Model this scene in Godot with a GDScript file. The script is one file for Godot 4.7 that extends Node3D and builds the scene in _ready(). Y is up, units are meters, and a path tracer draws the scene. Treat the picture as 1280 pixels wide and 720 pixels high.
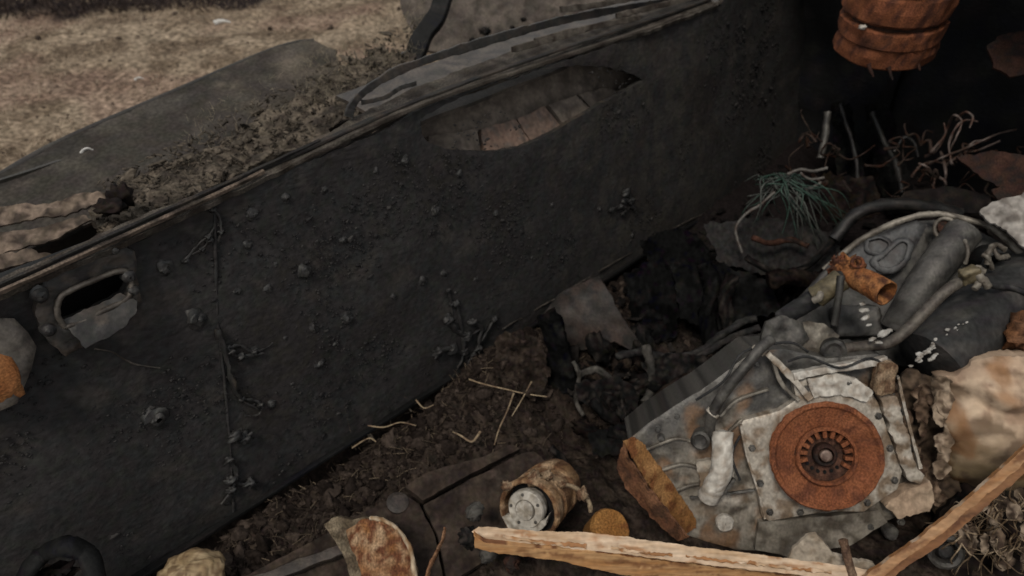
extends Node3D
# A burnt-out armoured hull seen from above one side: sooty side plate, engine wreck, dry grass outside.

const CAM_H := 1.9
const PITCH := 38.0
const FOV := 42.0
var cam_c := Vector3(0, CAM_H, 0)
var cf: Vector3
var cu: Vector3
var fl: float
var nz := FastNoiseLite.new()
var rng := RandomNumberGenerator.new()
var M := {}
var used := {}

# ---------------------------------------------------------------- places
func ray(x: float, y: float) -> Vector3:
	return cf + Vector3.RIGHT * ((x - 640.0) / fl) + cu * ((360.0 - y) / fl)

func P(x: float, y: float, d: float) -> Vector3:      # the point at view depth d behind photo position x, y
	return cam_c + ray(x, y) * d

func G(x: float, y: float, h := 0.0) -> Vector3:      # where the sight line meets height h
	var r := ray(x, y)
	return cam_c + r * ((h - CAM_H) / r.y)

class Pl:
	var o: Vector3
	var u: Vector3
	var v: Vector3
	var n: Vector3
	func _init(at: Vector3, nn: Vector3, uu: Vector3):
		o = at; n = nn.normalized(); u = (uu - n * uu.dot(n)).normalized(); v = n.cross(u)
	func p3(q: Vector2, h := 0.0) -> Vector3:
		return o + u * q.x + v * q.y + n * h
	func p2(p: Vector3) -> Vector2:
		return Vector2((p - o).dot(u), (p - o).dot(v))

func on(pl: Pl, x: float, y: float, h := 0.0) -> Vector3:
	var r := ray(x, y)
	return cam_c + r * ((pl.o + pl.n * h - cam_c).dot(pl.n) / r.dot(pl.n))

func on2(pl: Pl, x: float, y: float, h := 0.0) -> Vector2:
	return pl.p2(on(pl, x, y, h))

func poly(pl: Pl, px: Array, h := 0.0) -> PackedVector2Array:
	var a := PackedVector2Array()
	for i in range(0, px.size(), 2):
		a.append(on2(pl, px[i], px[i + 1], h))
	return a

# ---------------------------------------------------------------- colour
func N(p: Vector3) -> float:
	return nz.get_noise_3dv(p)

# palette: base, other, spot, frequency, share of spots (-1..1: more)
func tint(p: Vector3, pal: Array) -> Color:
	var f: float = pal[3]
	var a := N(p * f)
	var c: Color = pal[0].lerp(pal[1], clampf(0.5 + a * 1.3, 0, 1))
	var b := N(p * f * 2.3 + Vector3(31.7, 4.1, 9.3))
	c = c.lerp(pal[2], smoothstep(-0.08, 0.16, b + pal[4]))
	return c * (1.0 + 0.25 * N(p * f * 9.0))

func C(r: float, g: float, b: float) -> Color:
	return Color(r, g, b)

# ---------------------------------------------------------------- mesh builder
class MB:
	var v := PackedVector3Array()
	var c := PackedColorArray()
	var ix := PackedInt32Array()
	func add(p: Vector3, col: Color) -> int:
		v.append(p); c.append(col)
		return v.size() - 1
	func tri(a: int, b: int, d: int):
		ix.append(a); ix.append(b); ix.append(d)
	func quad(a: int, b: int, d: int, e: int):
		ix.append_array([a, b, d, a, d, e])
	func mesh() -> ArrayMesh:
		var nn := PackedVector3Array()
		nn.resize(v.size())
		for i in range(0, ix.size(), 3):
			var a := ix[i]
			var b := ix[i + 1]
			var d := ix[i + 2]
			var f := (v[d] - v[a]).cross(v[b] - v[a])
			nn[a] += f; nn[b] += f; nn[d] += f
		for i in nn.size():
			nn[i] = nn[i].normalized() if nn[i].length_squared() > 1e-24 else Vector3.UP
		var arr := []
		arr.resize(Mesh.ARRAY_MAX)
		arr[Mesh.ARRAY_VERTEX] = v; arr[Mesh.ARRAY_NORMAL] = nn; arr[Mesh.ARRAY_COLOR] = c; arr[Mesh.ARRAY_INDEX] = ix
		var m := ArrayMesh.new()
		m.add_surface_from_arrays(Mesh.PRIMITIVE_TRIANGLES, arr)
		return m

func area2(a: PackedVector2Array) -> float:
	var s := 0.0
	for i in a.size():
		s += a[i].cross(a[(i + 1) % a.size()])
	return s

func inside(q: Vector2, polys: Array) -> bool:
	for p in polys:
		if Geometry2D.is_point_in_polygon(q, p): return true
	return false

func walk(a: PackedVector2Array, res: float, rag: float) -> PackedVector2Array:
	var out := PackedVector2Array()
	for i in a.size():
		var p := a[i]
		var q := a[(i + 1) % a.size()]
		var k := maxi(1, int(ceil(p.distance_to(q) / res)))
		var side := (q - p).orthogonal().normalized()
		for j in k:
			var w := p.lerp(q, float(j) / k)
			out.append(w + side * rag * (N(Vector3(w.x, w.y, 0.3) * 22.0) + 0.6 * N(Vector3(w.x, w.y, 5.3) * 70.0)))
	return out

# a sheet or block cut to an outline on a plane, with torn edges, holes, relief and thickness
func slab(mb: MB, pl: Pl, outline: PackedVector2Array, thick: float, res: float, pal: Array, o := {}):
	if area2(outline) < 0: outline.reverse()
	var rag: float = o.get("rag", 0.0)
	var amp: float = o.get("amp", 0.0)
	var fq: float = o.get("fq", 8.0)
	var off: float = o.get("off", 0.0)
	var bev: float = o.get("bev", 0.0)
	var bend = o.get("bend", null)
	var col = o.get("col", null)
	var edge: Array = o.get("edge", pal)
	var ring := walk(outline, res, rag)
	var loops := [ring]
	var holes := []
	for h in o.get("holes", []):
		var hh: PackedVector2Array = h
		if area2(hh) < 0: hh.reverse()
		hh = walk(hh, res, rag)
		holes.append(hh); loops.append(hh)
	var inner := Geometry2D.offset_polygon(ring, -res * 0.5)
	var grown := []
	for h in holes: grown.append_array(Geometry2D.offset_polygon(h, res * 0.5))
	var pts := PackedVector2Array()
	for l in loops: pts.append_array(l)
	var nb := pts.size()
	var lo := ring[0]
	var hi := ring[0]
	for q in ring:
		lo = lo.min(q); hi = hi.max(q)
	var r := RandomNumberGenerator.new()
	r.seed = 7
	var y := lo.y
	while y < hi.y:
		var x := lo.x
		while x < hi.x:
			var q := Vector2(x + r.randf_range(-0.25, 0.25) * res, y + r.randf_range(-0.25, 0.25) * res)
			if inside(q, inner) and not inside(q, grown): pts.append(q)
			x += res
		y += res
	var tr := Geometry2D.triangulate_delaunay(pts)
	var base := mb.v.size()
	var hs := PackedFloat32Array()
	for i in pts.size():
		var h := off
		if bend != null: h += bend.call(pts[i])
		if amp > 0: 
			var w := pl.p3(pts[i])
			h += amp * (N(w * fq) + 0.4 * N(w * fq * 3.1))
		hs.append(h)
		var at := pl.p3(pts[i], h - (bev if i < nb else 0.0))
		mb.add(at, col.call(at, pts[i]) if col != null else tint(at, pal))
	var nf := pts.size()
	for i in nf:
		mb.add(pl.p3(pts[i], hs[i] - thick), mb.c[base + i])
	for i in range(0, tr.size(), 3):
		var a := tr[i]
		var b := tr[i + 1]
		var d := tr[i + 2]
		var m := (pts[a] + pts[b] + pts[d]) / 3.0
		if not Geometry2D.is_point_in_polygon(m, ring) or inside(m, holes): continue
		if (pts[b] - pts[a]).cross(pts[d] - pts[a]) > 0:
			var t := b
			b = d; d = t
		mb.tri(base + a, base + b, base + d)
		mb.tri(base + nf + a, base + nf + d, base + nf + b)
	var at0 := 0
	for li in loops.size():
		var k: int = loops[li].size()
		var s0 := mb.v.size()
		for i in k:
			var p := pl.p3(pts[at0 + i], hs[at0 + i] - bev)
			mb.add(p, tint(p, edge))
			mb.add(pl.p3(pts[at0 + i], hs[at0 + i] - thick), tint(p, edge))
		for i in k:
			var j := (i + 1) % k
			if li == 0: mb.quad(s0 + i * 2, s0 + i * 2 + 1, s0 + j * 2 + 1, s0 + j * 2)
			else: mb.quad(s0 + i * 2, s0 + j * 2, s0 + j * 2 + 1, s0 + i * 2 + 1)
		at0 += k

func smooth(pts: Array, per := 5) -> Array:
	if pts.size() < 3: 
		var o := []
		for i in per + 1: o.append(pts[0].lerp(pts[1], float(i) / per))
		return o
	var out := []
	for i in pts.size() - 1:
		var a: Vector3 = pts[maxi(i - 1, 0)]
		var b: Vector3 = pts[i]
		var c: Vector3 = pts[i + 1]
		var d: Vector3 = pts[mini(i + 2, pts.size() - 1)]
		for j in per: out.append(b.cubic_interpolate(c, a, d, float(j) / per))
	out.append(pts[-1])
	return out

# a bent rod, hose or wire; o: r2 end radius, amp roughness, hollow depth of an open end
func tube(mb: MB, pts: Array, r: float, sides: int, pal: Array, o := {}):
	var path := smooth(pts, o.get("per", 5))
	var r2: float = o.get("r2", r)
	var amp: float = o.get("amp", 0.0)
	var flat: float = o.get("flat", 1.0)
	var nrm := Vector3.UP
	var t0: Vector3 = (path[1] - path[0]).normalized()
	if absf(t0.dot(nrm)) > 0.9: nrm = Vector3.RIGHT
	var prev := -1
	var first := -1
	var k := path.size()
	for i in k:
		var t: Vector3 = (path[mini(i + 1, k - 1)] - path[maxi(i - 1, 0)]).normalized()
		nrm = (nrm - t * nrm.dot(t)).normalized()
		var bn := t.cross(nrm)
		var rr := lerpf(r, r2, float(i) / (k - 1))
		var s := mb.v.size()
		for j in sides:
			var a := TAU * j / sides
			var dir := nrm * cos(a) + bn * sin(a) * flat
			var p: Vector3 = path[i] + dir * rr
			if amp > 0: p += dir * rr * amp * (N(p * 40.0) + 0.6 * N(p * 110.0))
			mb.add(p, tint(p, pal))
		if prev >= 0:
			for j in sides:
				var j2 := (j + 1) % sides
				mb.quad(prev + j, prev + j2, s + j2, s + j)
		else: first = s
		prev = s
	for e in 2:
		var s := first if e == 0 else prev
		var c: Vector3 = path[0] if e == 0 else path[-1]
		var t: Vector3 = (path[1] - path[0]).normalized() if e == 0 else (path[-2] - path[-1]).normalized()
		var hollow: float = o.get("hollow", 0.0) if e == 1 else 0.0
		var q := mb.v.size()
		if hollow > 0:
			for j in sides: mb.add(c + (mb.v[s + j] - c) * 0.8, mb.c[s + j])
			for j in sides: mb.add(c + (mb.v[s + j] - c) * 0.8 + t * hollow, mb.c[s + j] * 0.7)
			var mid := mb.add(c + t * hollow, mb.c[s] * 0.7)
			for j in sides:
				var j2 := (j + 1) % sides
				mb.quad(s + j, s + j2, q + j2, q + j)
				mb.quad(q + j, q + j2, q + sides + j2, q + sides + j)
				mb.tri(q + sides + j, q + sides + j2, mid)
			continue
		for j in sides: mb.add(mb.v[s + j], mb.c[s + j])
		var m := mb.add(c - t * (0.25 * minf(r, r2)), mb.c[s])
		for j in sides:
			var j2 := (j + 1) % sides
			if e == 0: mb.tri(q + j2, q + j, m)
			else: mb.tri(q + j, q + j2, m)

# profile: [radius, height, radius, height ...] turned about an axis; each band keeps its own edge
func lathe(mb: MB, at: Vector3, axis: Vector3, prof: Array, seg: int, pal: Array, o := {}):
	axis = axis.normalized()
	var amp: float = o.get("amp", 0.0)
	var fq: float = o.get("fq", 12.0)
	var a0: float = o.get("from", 0.0)
	var a1: float = o.get("to", TAU)
	var u := axis.cross(Vector3.UP if absf(axis.y) < 0.9 else Vector3.RIGHT).normalized()
	var w := axis.cross(u)
	for b in range(0, prof.size() - 2, 2):
		var s := mb.v.size()
		for i in seg + 1:
			var a := lerpf(a0, a1, float(i) / seg)
			var dir := u * cos(a) + w * sin(a)
			for e in 2:
				var p: Vector3 = at + dir * prof[b + e * 2] + axis * prof[b + e * 2 + 1]
				if amp > 0: p += (dir + axis * 0.5) * amp * (N(p * fq) + 0.5 * N(p * fq * 3.0))
				mb.add(p, tint(p, pal))
		for i in seg:
			mb.quad(s + i * 2, s + i * 2 + 2, s + i * 2 + 3, s + i * 2 + 1)

# a rough lump; size along the three axes of b
func lump(mb: MB, at: Vector3, size: Vector3, b: Basis, rough: float, seed_at: float, pal: Array, rings := 8, fq := 2.2):
	var seg := rings * 3 / 2
	var s := mb.v.size()
	for i in rings + 1:
		var th := PI * i / rings
		for j in seg:
			var ph := TAU * j / seg
			var d := Vector3(sin(th) * cos(ph), cos(th), sin(th) * sin(ph))
			var k := 1.0 + rough * (N(d * fq + Vector3(seed_at, seed_at * 0.7, 0)) * 1.3 + 0.5 * N(d * fq * 2.9 + Vector3(0, seed_at, 3)))
			var p := at + b * (d * size * k)
			mb.add(p, tint(p, pal))
	for i in rings:
		for j in seg:
			var j2 := (j + 1) % seg
			mb.quad(s + i * seg + j, s + (i + 1) * seg + j, s + (i + 1) * seg + j2, s + i * seg + j2)

# a block with rounded edges, subdivided so that it can be uneven
func rbox(mb: MB, at: Vector3, b: Basis, size: Vector3, bev: float, pal: Array, amp := 0.0, fq := 14.0, cuts := 3):
	var h := size * 0.5
	for f in 6:
		var ax := f / 2
		var sg := 1.0 if f % 2 == 0 else -1.0
		var a1 := (ax + 1) % 3
		var a2 := (ax + 2) % 3
		var l1 := _cuts(h[a1], bev, cuts)
		var l2 := _cuts(h[a2], bev, cuts)
		var s := mb.v.size()
		for x in l1:
			for y in l2:
				var q := Vector3.ZERO
				q[ax] = sg * h[ax]; q[a1] = x; q[a2] = y
				var inn := q.clamp(-(h - Vector3.ONE * bev), h - Vector3.ONE * bev)
				var d := (q - inn)
				if d.length() > 1e-6: q = inn + d.normalized() * bev
				var p := at + b * q
				if amp > 0: p += b * (q / h).normalized() * amp * (N(p * fq) + 0.5 * N(p * fq * 3.0))
				mb.add(p, tint(p, pal))
		var n2 := l2.size()
		for i in l1.size() - 1:
			for j in n2 - 1:
				var q0 := s + i * n2 + j
				if sg < 0: mb.quad(q0, q0 + n2, q0 + n2 + 1, q0 + 1)
				else: mb.quad(q0, q0 + 1, q0 + n2 + 1, q0 + n2)

func _cuts(h: float, bev: float, k: int) -> Array:
	var a := [-h, -h + bev * 0.35]
	for i in k + 1: a.append(lerpf(-h + bev, h - bev, float(i) / k))
	a.append_array([h - bev * 0.35, h])
	return a

# ---------------------------------------------------------------- naming
func numbered(s: String) -> String:
	var k: int = used.get(s, -1) + 1
	used[s] = k
	return s if k == 0 else "%s_%03d" % [s, k]

func thing(called: String, label: String, cat: String, at := Vector3.ZERO, group := "") -> Node3D:
	var o := Node3D.new()
	o.name = numbered(called)
	add_child(o, true)
	o.position = at
	meta(o, label, cat, group)
	return o

func meta(o: Node, label: String, cat: String, group := ""):
	o.set_meta("label", label); o.set_meta("category", cat)
	if group != "": o.set_meta("group", group)

func part(called: String, mb: MB, mat: Material, parent: Node, kind := "") -> MeshInstance3D:
	var o := MeshInstance3D.new()
	o.name = called if parent != self else numbered(called)
	# meshes are made in the scene's own axes: bring them to the parent's place
	var q := parent
	var off := Vector3.ZERO
	while q != self:
		off += (q as Node3D).position
		q = q.get_parent()
	if off != Vector3.ZERO:
		for i in mb.v.size(): mb.v[i] -= off
	o.mesh = mb.mesh()
	o.material_override = mat
	parent.add_child(o, true)
	if kind != "": o.set_meta("kind", kind)
	return o

func single(called: String, mb: MB, mat: Material, label: String, cat: String, group := "") -> MeshInstance3D:
	# the thing is one mesh: its origin goes to the middle of its base
	var lo := mb.v[0]
	var hi := mb.v[0]
	for p in mb.v:
		lo = lo.min(p); hi = hi.max(p)
	var base := Vector3((lo.x + hi.x) / 2, lo.y, (lo.z + hi.z) / 2)
	for i in mb.v.size(): mb.v[i] -= base
	var o := MeshInstance3D.new()
	o.name = numbered(called)
	o.mesh = mb.mesh()
	o.material_override = mat
	add_child(o, true)
	o.position = base
	meta(o, label, cat, group)
	return o

func scatter(called: String, mesh: Mesh, mat: Material, xf: Array, cols: Array, parent: Node = self) -> MultiMeshInstance3D:
	var mm := MultiMesh.new()
	mm.transform_format = MultiMesh.TRANSFORM_3D
	mm.use_colors = true
	mm.mesh = mesh
	mm.instance_count = xf.size()
	for i in xf.size():
		mm.set_instance_transform(i, xf[i]); mm.set_instance_color(i, cols[i])
	var o := MultiMeshInstance3D.new()
	o.name = numbered(called)
	o.multimesh = mm
	o.material_override = mat
	parent.add_child(o, true)
	o.set_meta("kind", "stuff")
	return o

# ---------------------------------------------------------------- materials
func ntex(sd: int, freq: float, oct: int, c0: Color, c1: Color, normal := 0.0, kind := FastNoiseLite.TYPE_SIMPLEX_SMOOTH, size := 512) -> NoiseTexture2D:
	var n := FastNoiseLite.new()
	n.noise_type = kind
	n.seed = sd
	n.frequency = freq
	n.fractal_octaves = oct
	var t := NoiseTexture2D.new()
	t.width = size; t.height = size
	t.seamless = true
	t.noise = n
	if normal > 0:
		t.as_normal_map = true; t.bump_strength = normal
	else:
		var g := Gradient.new()
		g.set_color(0, c0); g.set_color(1, c1)
		t.color_ramp = g
	return t

func mat(key: String, sd: int, rough: float, spec: float, scale: float, bump: float, c0: float, freq := 0.02, metal := 0.0, oct := 5) -> StandardMaterial3D:
	var m := StandardMaterial3D.new()
	m.vertex_color_use_as_albedo = true
	m.albedo_texture = ntex(sd, freq, oct, Color(c0, c0, c0), Color(1, 1, 1))
	m.roughness = rough
	m.metallic = metal
	m.metallic_specular = spec
	if bump > 0:
		m.normal_enabled = true
		m.normal_texture = ntex(sd + 50, freq * 1.3, oct, Color.BLACK, Color.WHITE, bump)
		m.normal_scale = 1.0
	m.uv1_triplanar = true
	m.uv1_world_triplanar = true
	m.uv1_scale = Vector3.ONE * scale
	m.cull_mode = BaseMaterial3D.CULL_DISABLED
	M[key] = m
	return m

func _ready():
	# ---- camera, sky, sun, exposure
	var cam := Camera3D.new()
	cam.name = "camera"
	cam.position = cam_c
	cam.rotation_degrees = Vector3(-PITCH, 0, 0)
	cam.fov = FOV
	cam.near = 0.05; cam.far = 400.0
	add_child(cam)
	cam.make_current()
	var lens := CameraAttributesPhysical.new()      # focused a little short of the engine, as the photograph is
	lens.frustum_focal_length = 12.0 / tan(deg_to_rad(FOV / 2))
	lens.frustum_focus_distance = 1.5
	lens.exposure_aperture = lens.frustum_focal_length / 8.0
	lens.frustum_near = 0.05; lens.frustum_far = 400.0
	cam.attributes = lens
	cf = -cam.transform.basis.z
	cu = cam.transform.basis.y
	fl = 360.0 / tan(deg_to_rad(FOV / 2))
	var env := Environment.new()
	env.background_mode = Environment.BG_SKY
	var sm := ProceduralSkyMaterial.new()
	sm.sky_top_color = Color(0.68, 0.69, 0.7)
	sm.sky_horizon_color = Color(0.73, 0.73, 0.72)
	sm.sky_curve = 0.2
	sm.ground_bottom_color = Color(0.2, 0.17, 0.14)
	sm.ground_horizon_color = Color(0.45, 0.42, 0.4)
	sm.sun_angle_max = 40.0
	var sky := Sky.new()
	sky.sky_material = sm
	env.sky = sky
	env.tonemap_mode = Environment.TONE_MAPPER_LINEAR
	env.tonemap_exposure = 1.75
	env.sdfgi_enabled = true; env.ssao_enabled = true; env.ssil_enabled = true
	var we := WorldEnvironment.new()
	we.name = "world"
	we.environment = env
	add_child(we)
	var sun := DirectionalLight3D.new()
	sun.name = "sun"
	sun.light_energy = 0.4
	sun.light_angular_distance = 14.0
	sun.light_color = Color(1.0, 0.97, 0.92)
	sun.shadow_enabled = true
	sun.rotation_degrees = Vector3(-58, -28, 0)
	add_child(sun)
	nz.seed = 11
	nz.noise_type = FastNoiseLite.TYPE_SIMPLEX_SMOOTH
	nz.frequency = 1.0
	nz.fractal_octaves = 2
	rng.seed = 5
	materials()
	palettes()
	terrain()
	hull()
	outer_fender()
	dark_end()
	heap()
	soil_pieces()
	engine()
	gearbox()
	front_pieces()

func materials():
	mat("soot", 1, 0.72, 0.28, 3.0, 3.0, 0.6, 0.03)
	mat("metal", 2, 0.58, 0.45, 6.0, 2.2, 0.6, 0.025, 0.25)
	mat("rust", 3, 0.88, 0.25, 9.0, 4.0, 0.45, 0.03)
	mat("alloy", 4, 0.48, 0.5, 7.0, 2.2, 0.66, 0.025, 0.2)
	mat("ash", 5, 0.95, 0.2, 5.0, 3.0, 0.65, 0.02)
	mat("earth", 6, 1.0, 0.1, 3.0, 6.0, 0.5, 0.04)
	mat("straw", 7, 0.95, 0.15, 8.0, 0.0, 0.6, 0.03)
	mat("turf", 8, 1.0, 0.1, 1.1, 6.0, 0.42, 0.035)
	mat("lampblack", 14, 0.97, 0.06, 3.0, 4.0, 0.5, 0.03)
	mat("cloth", 10, 0.95, 0.2, 3.0, 0.8, 0.8, 0.015)
	# streaky wood-like rust: the noise is drawn out along x by a scale per axis
	var b := mat("beam", 9, 0.68, 0.35, 4.0, 0.5, 0.72, 0.02)
	b.uv1_scale = Vector3(1.2, 10.0, 10.0)

var PL := {}
func palettes():
	PL = {
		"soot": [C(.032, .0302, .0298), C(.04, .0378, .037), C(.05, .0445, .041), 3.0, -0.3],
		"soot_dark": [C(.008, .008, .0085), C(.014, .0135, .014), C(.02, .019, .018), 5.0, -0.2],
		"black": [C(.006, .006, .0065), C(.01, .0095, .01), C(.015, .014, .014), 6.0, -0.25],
		"bolt": [C(.026, .025, .025), C(.04, .038, .0375), C(.058, .055, .052), 30.0, -0.18],
		"rim": [C(.085, .073, .061), C(.145, .124, .104), C(.055, .044, .036), 8.0, -0.08],
		"rimdark": [C(.028, .026, .025), C(.05, .046, .042), C(.07, .056, .046), 6.0, -0.18],
		"sheet": [C(.042, .037, .0325), C(.053, .0465, .0405), C(.07, .061, .052), 3.0, -0.25],
		"dirtsheet": [C(.13, .1, .078), C(.22, .165, .128), C(.06, .047, .038), 9.0, -0.05],
		"brick": [C(.24, .17, .135), C(.3, .2, .155), C(.17, .135, .115), 10.0, -0.1],
		"ledge": [C(.2, .165, .135), C(.25, .205, .17), C(.14, .115, .098), 8.0, -0.1],
		"rust": [C(.22, .078, .038), C(.32, .115, .055), C(.1, .042, .028), 12.0, -0.06],
		"rustdark": [C(.05, .026, .02), C(.085, .042, .03), C(.035, .026, .023), 10.0, -0.05],
		"orange": [C(.34, .125, .045), C(.43, .19, .075), C(.12, .05, .027), 18.0, -0.1],
		"pulley": [C(.29, .1, .046), C(.35, .13, .062), C(.18, .066, .036), 9.0, -0.2],
		"beam": [C(.44, .29, .17), C(.62, .47, .34), C(.32, .15, .06), 8.0, 0.0],
		"beamlow": [C(.4, .195, .075), C(.52, .31, .15), C(.19, .08, .035), 9.0, 0.02],
		"alloy": [C(.17, .15, .123), C(.3, .265, .22), C(.1, .083, .065), 7.0, -0.06],
		"alloypale": [C(.42, .37, .31), C(.53, .475, .405), C(.25, .185, .13), 8.0, -0.06],
		"alloydark": [C(.07, .065, .059), C(.12, .11, .098), C(.042, .038, .034), 9.0, -0.1],
		"ash": [C(.43, .31, .22), C(.5, .38, .275), C(.32, .22, .155), 5.0, -0.22],
		"pale": [C(.5, .46, .41), C(.62, .58, .52), C(.36, .31, .26), 14.0, -0.15],
		"soil": [C(.042, .032, .026), C(.07, .052, .042), C(.028, .0215, .0185), 7.0, -0.05],
		"char": [C(.009, .0085, .0085), C(.019, .0175, .017), C(.045, .038, .034), 18.0, -0.2],
		"charbrown": [C(.018, .014, .012), C(.034, .025, .021), C(.012, .01, .01), 10.0, -0.05],
		"twig": [C(.34, .25, .16), C(.46, .36, .24), C(.22, .15, .1), 14.0, -0.1],
		"gear": [C(.04, .037, .034), C(.07, .064, .057), C(.025, .023, .021), 9.0, -0.1],
		"green": [C(.024, .058, .042), C(.045, .085, .063), C(.045, .05, .045), 12.0, -0.08],
		"rubber": [C(.02, .02, .021), C(.035, .034, .035), C(.06, .058, .056), 9.0, -0.2],
		"olive": [C(.13, .105, .06), C(.2, .16, .095), C(.09, .07, .04), 14.0, -0.1],
	}

# ---------------------------------------------------------------- ground
func ground_h(x: float, z: float) -> float:
	var p := Vector3(x, 0, z)
	return 0.05 * N(p * 0.5) + 0.025 * N(p * 2.1) + 0.012 * N(p * 7.0)

func under_hull(x: float, z: float) -> float:
	# how far inside the hull's footprint: the earth is pressed down there
	var a := G(170, 720, 0.03)
	var t := (G(880, 270, 0.03) - a).normalized()
	var s := Vector3(-t.z, 0, t.x)
	return (Vector3(x, 0, z) - a).dot(s if s.z > 0 else -s)

func terrain():
	var xs := []
	var zs := []
	var a := -60.0
	for w in [[-60.0, 12], [-8.0, 230], [1.5, 30], [8.0, 12], [60.0, 0]]: xs.append(w)
	for w in [[-70.0, 12], [-11.0, 230], [-1.5, 16], [4.0, 10], [40.0, 0]]: zs.append(w)
	var gx := lines(xs)
	var gz := lines(zs)
	var mb := MB.new()
	for z in gz:
		for x in gx:
			var p := Vector3(x, ground_h(x, z) - 0.02 - 0.35 * smoothstep(-0.3, -0.2, under_hull(x, z)) * float(x > -3.0 and x < 5.0 and z > -4.6 and z < 1.0), z)
			var c := tint(p, [C(.37, .285, .205), C(.45, .355, .26), C(.24, .18, .128), 1.1, 0.0])
			c = c.lerp(C(.38, .245, .195), 0.45 * smoothstep(0.0, 0.35, N(p * 0.9 + Vector3(8, 0, 3))))
			c *= 1.0 + 0.3 * N(p * 14.0) - 0.35 * smoothstep(0.1, 0.5, N(p * 9.0 + Vector3(0, 7, 0)))
			# burnt earth far off on the left
			c = c.lerp(C(.035, .027, .026), smoothstep(0.0, 0.25, -z - 6.1 - 0.25 * N(p * 1.7) + 0.12 * (-1.4 - x) - 0.6 * maxf(0.0, x + 2.3)) )
			mb.add(p, c)
	var n: int = gx.size()
	for j in gz.size() - 1:
		for i in n - 1:
			mb.quad(j * n + i, (j + 1) * n + i, (j + 1) * n + i + 1, j * n + i + 1)
			# seen from above, clockwise
	for i in range(0, mb.ix.size(), 3):
		var t := mb.ix[i + 1]
		mb.ix[i + 1] = mb.ix[i + 2]; mb.ix[i + 2] = t
	var g := part("ground", mb, M.turf, self)
	g.set_meta("kind", "structure")
	g.set_meta("label", "dry brown grassy earth beyond the burnt hull")
	# dry blades lying and standing in the turf
	var bl := MB.new()
	for k in 2:
		var b0 := Basis(Vector3.UP, k * 1.3)
		var q := []
		for i in 4:
			var s := i / 3.0
			q.append(bl.add(b0 * Vector3(-0.0035 * (1 - s * 0.8), s * 0.8, 0.25 * s * s), Color.WHITE))
			q.append(bl.add(b0 * Vector3(0.0035 * (1 - s * 0.8), s * 0.8, 0.25 * s * s), Color.WHITE))
		for i in 3: bl.quad(q[i * 2], q[i * 2 + 1], q[i * 2 + 3], q[i * 2 + 2])
	var blade := bl.mesh()
	var xf := []
	var cols := []
	while xf.size() < 26000:
		var x := rng.randf_range(-7.0, 1.2)
		var z := rng.randf_range(-9.0, -1.6)
		var dens := N(Vector3(x, 2, z) * 1.3) + 0.6 * N(Vector3(x, 5, z) * 4.0)
		if rng.randf() > 0.4 + 1.5 * dens: continue
		var near := exp(-Vector2(x + 0.7, z + 4.2).length_squared() * 1.2)
		var h := rng.randf_range(0.02, 0.06) * (1.0 + 0.8 * near)
		var tilt := Basis(Vector3(rng.randf_range(-1, 1), 0, rng.randf_range(-1, 1)).normalized(), rng.randf_range(0.2, 1.45))
		xf.append(Transform3D(Basis(Vector3.UP, rng.randf() * TAU).rotated(Vector3.RIGHT, 0) * Basis.IDENTITY, Vector3.ZERO))
		xf[-1] = Transform3D(tilt * Basis(Vector3.UP, rng.randf() * TAU) * Basis.from_scale(Vector3(rng.randf_range(0.5, 1.1), h, h)), Vector3(x, ground_h(x, z) - 0.02, z))
		var t := rng.randf()
		var c := C(.38, .28, .2).lerp(C(.58, .47, .35), t * t)
		if rng.randf() < 0.12: c = C(.17, .12, .09)
		if near > 0.3 and rng.randf() < 0.5: c = C(.36, .32, .22)
		cols.append(c)
	scatter("dry_grass", blade, M.straw, xf, cols).set_meta("label", "short dry straw grass on the brown earth")
	# stones and crumbs on the turf
	var lm := MB.new()
	lump(lm, Vector3.ZERO, Vector3.ONE, Basis.IDENTITY, 0.5, 3.3, [Color.WHITE, C(.8, .8, .8), C(.6, .6, .6), 2.0, -0.2], 5)
	var clod := lm.mesh()
	xf = []; cols = []
	for i in 2600:
		var x := rng.randf_range(-7.0, 1.2)
		var z := rng.randf_range(-9.0, -1.6)
		var s := rng.randf_range(0.003, 0.012) * (1.0 + 1.5 * float(rng.randf() < 0.06))
		xf.append(Transform3D(rand_basis() * Basis.from_scale(Vector3(s, s * 0.6, s * 0.9)), Vector3(x, ground_h(x, z) - 0.018, z)))
		cols.append(C(.06, .045, .038).lerp(C(.3, .23, .18), rng.randf()))
	scatter("earth_crumbs", clod, M.earth, xf, cols).set_meta("label", "crumbs of earth strewn in the dry grass")
	# dark burnt weeds along the far edge on the left
	xf = []; cols = []
	for i in 1600:
		var x := rng.randf_range(-6.5, -2.4)
		var z := -6.15 - absf(rng.randfn(0.0, 0.35)) + 0.12 * (-1.4 - x)
		var h := rng.randf_range(0.04, 0.12)
		xf.append(Transform3D(Basis(Vector3(rng.randf_range(-1, 1), 0, rng.randf_range(-1, 1)).normalized(), rng.randf_range(0.1, 1.2)) * Basis(Vector3.UP, rng.randf() * TAU) * Basis.from_scale(Vector3(2.0, h, h)), Vector3(x, ground_h(x, z) - 0.02, z)))
		cols.append(C(.03, .024, .024).lerp(C(.09, .065, .055), rng.randf()))
	scatter("burnt_weeds", blade, M.straw, xf, cols).set_meta("label", "burnt dark weeds at the far edge of the grass")
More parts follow.
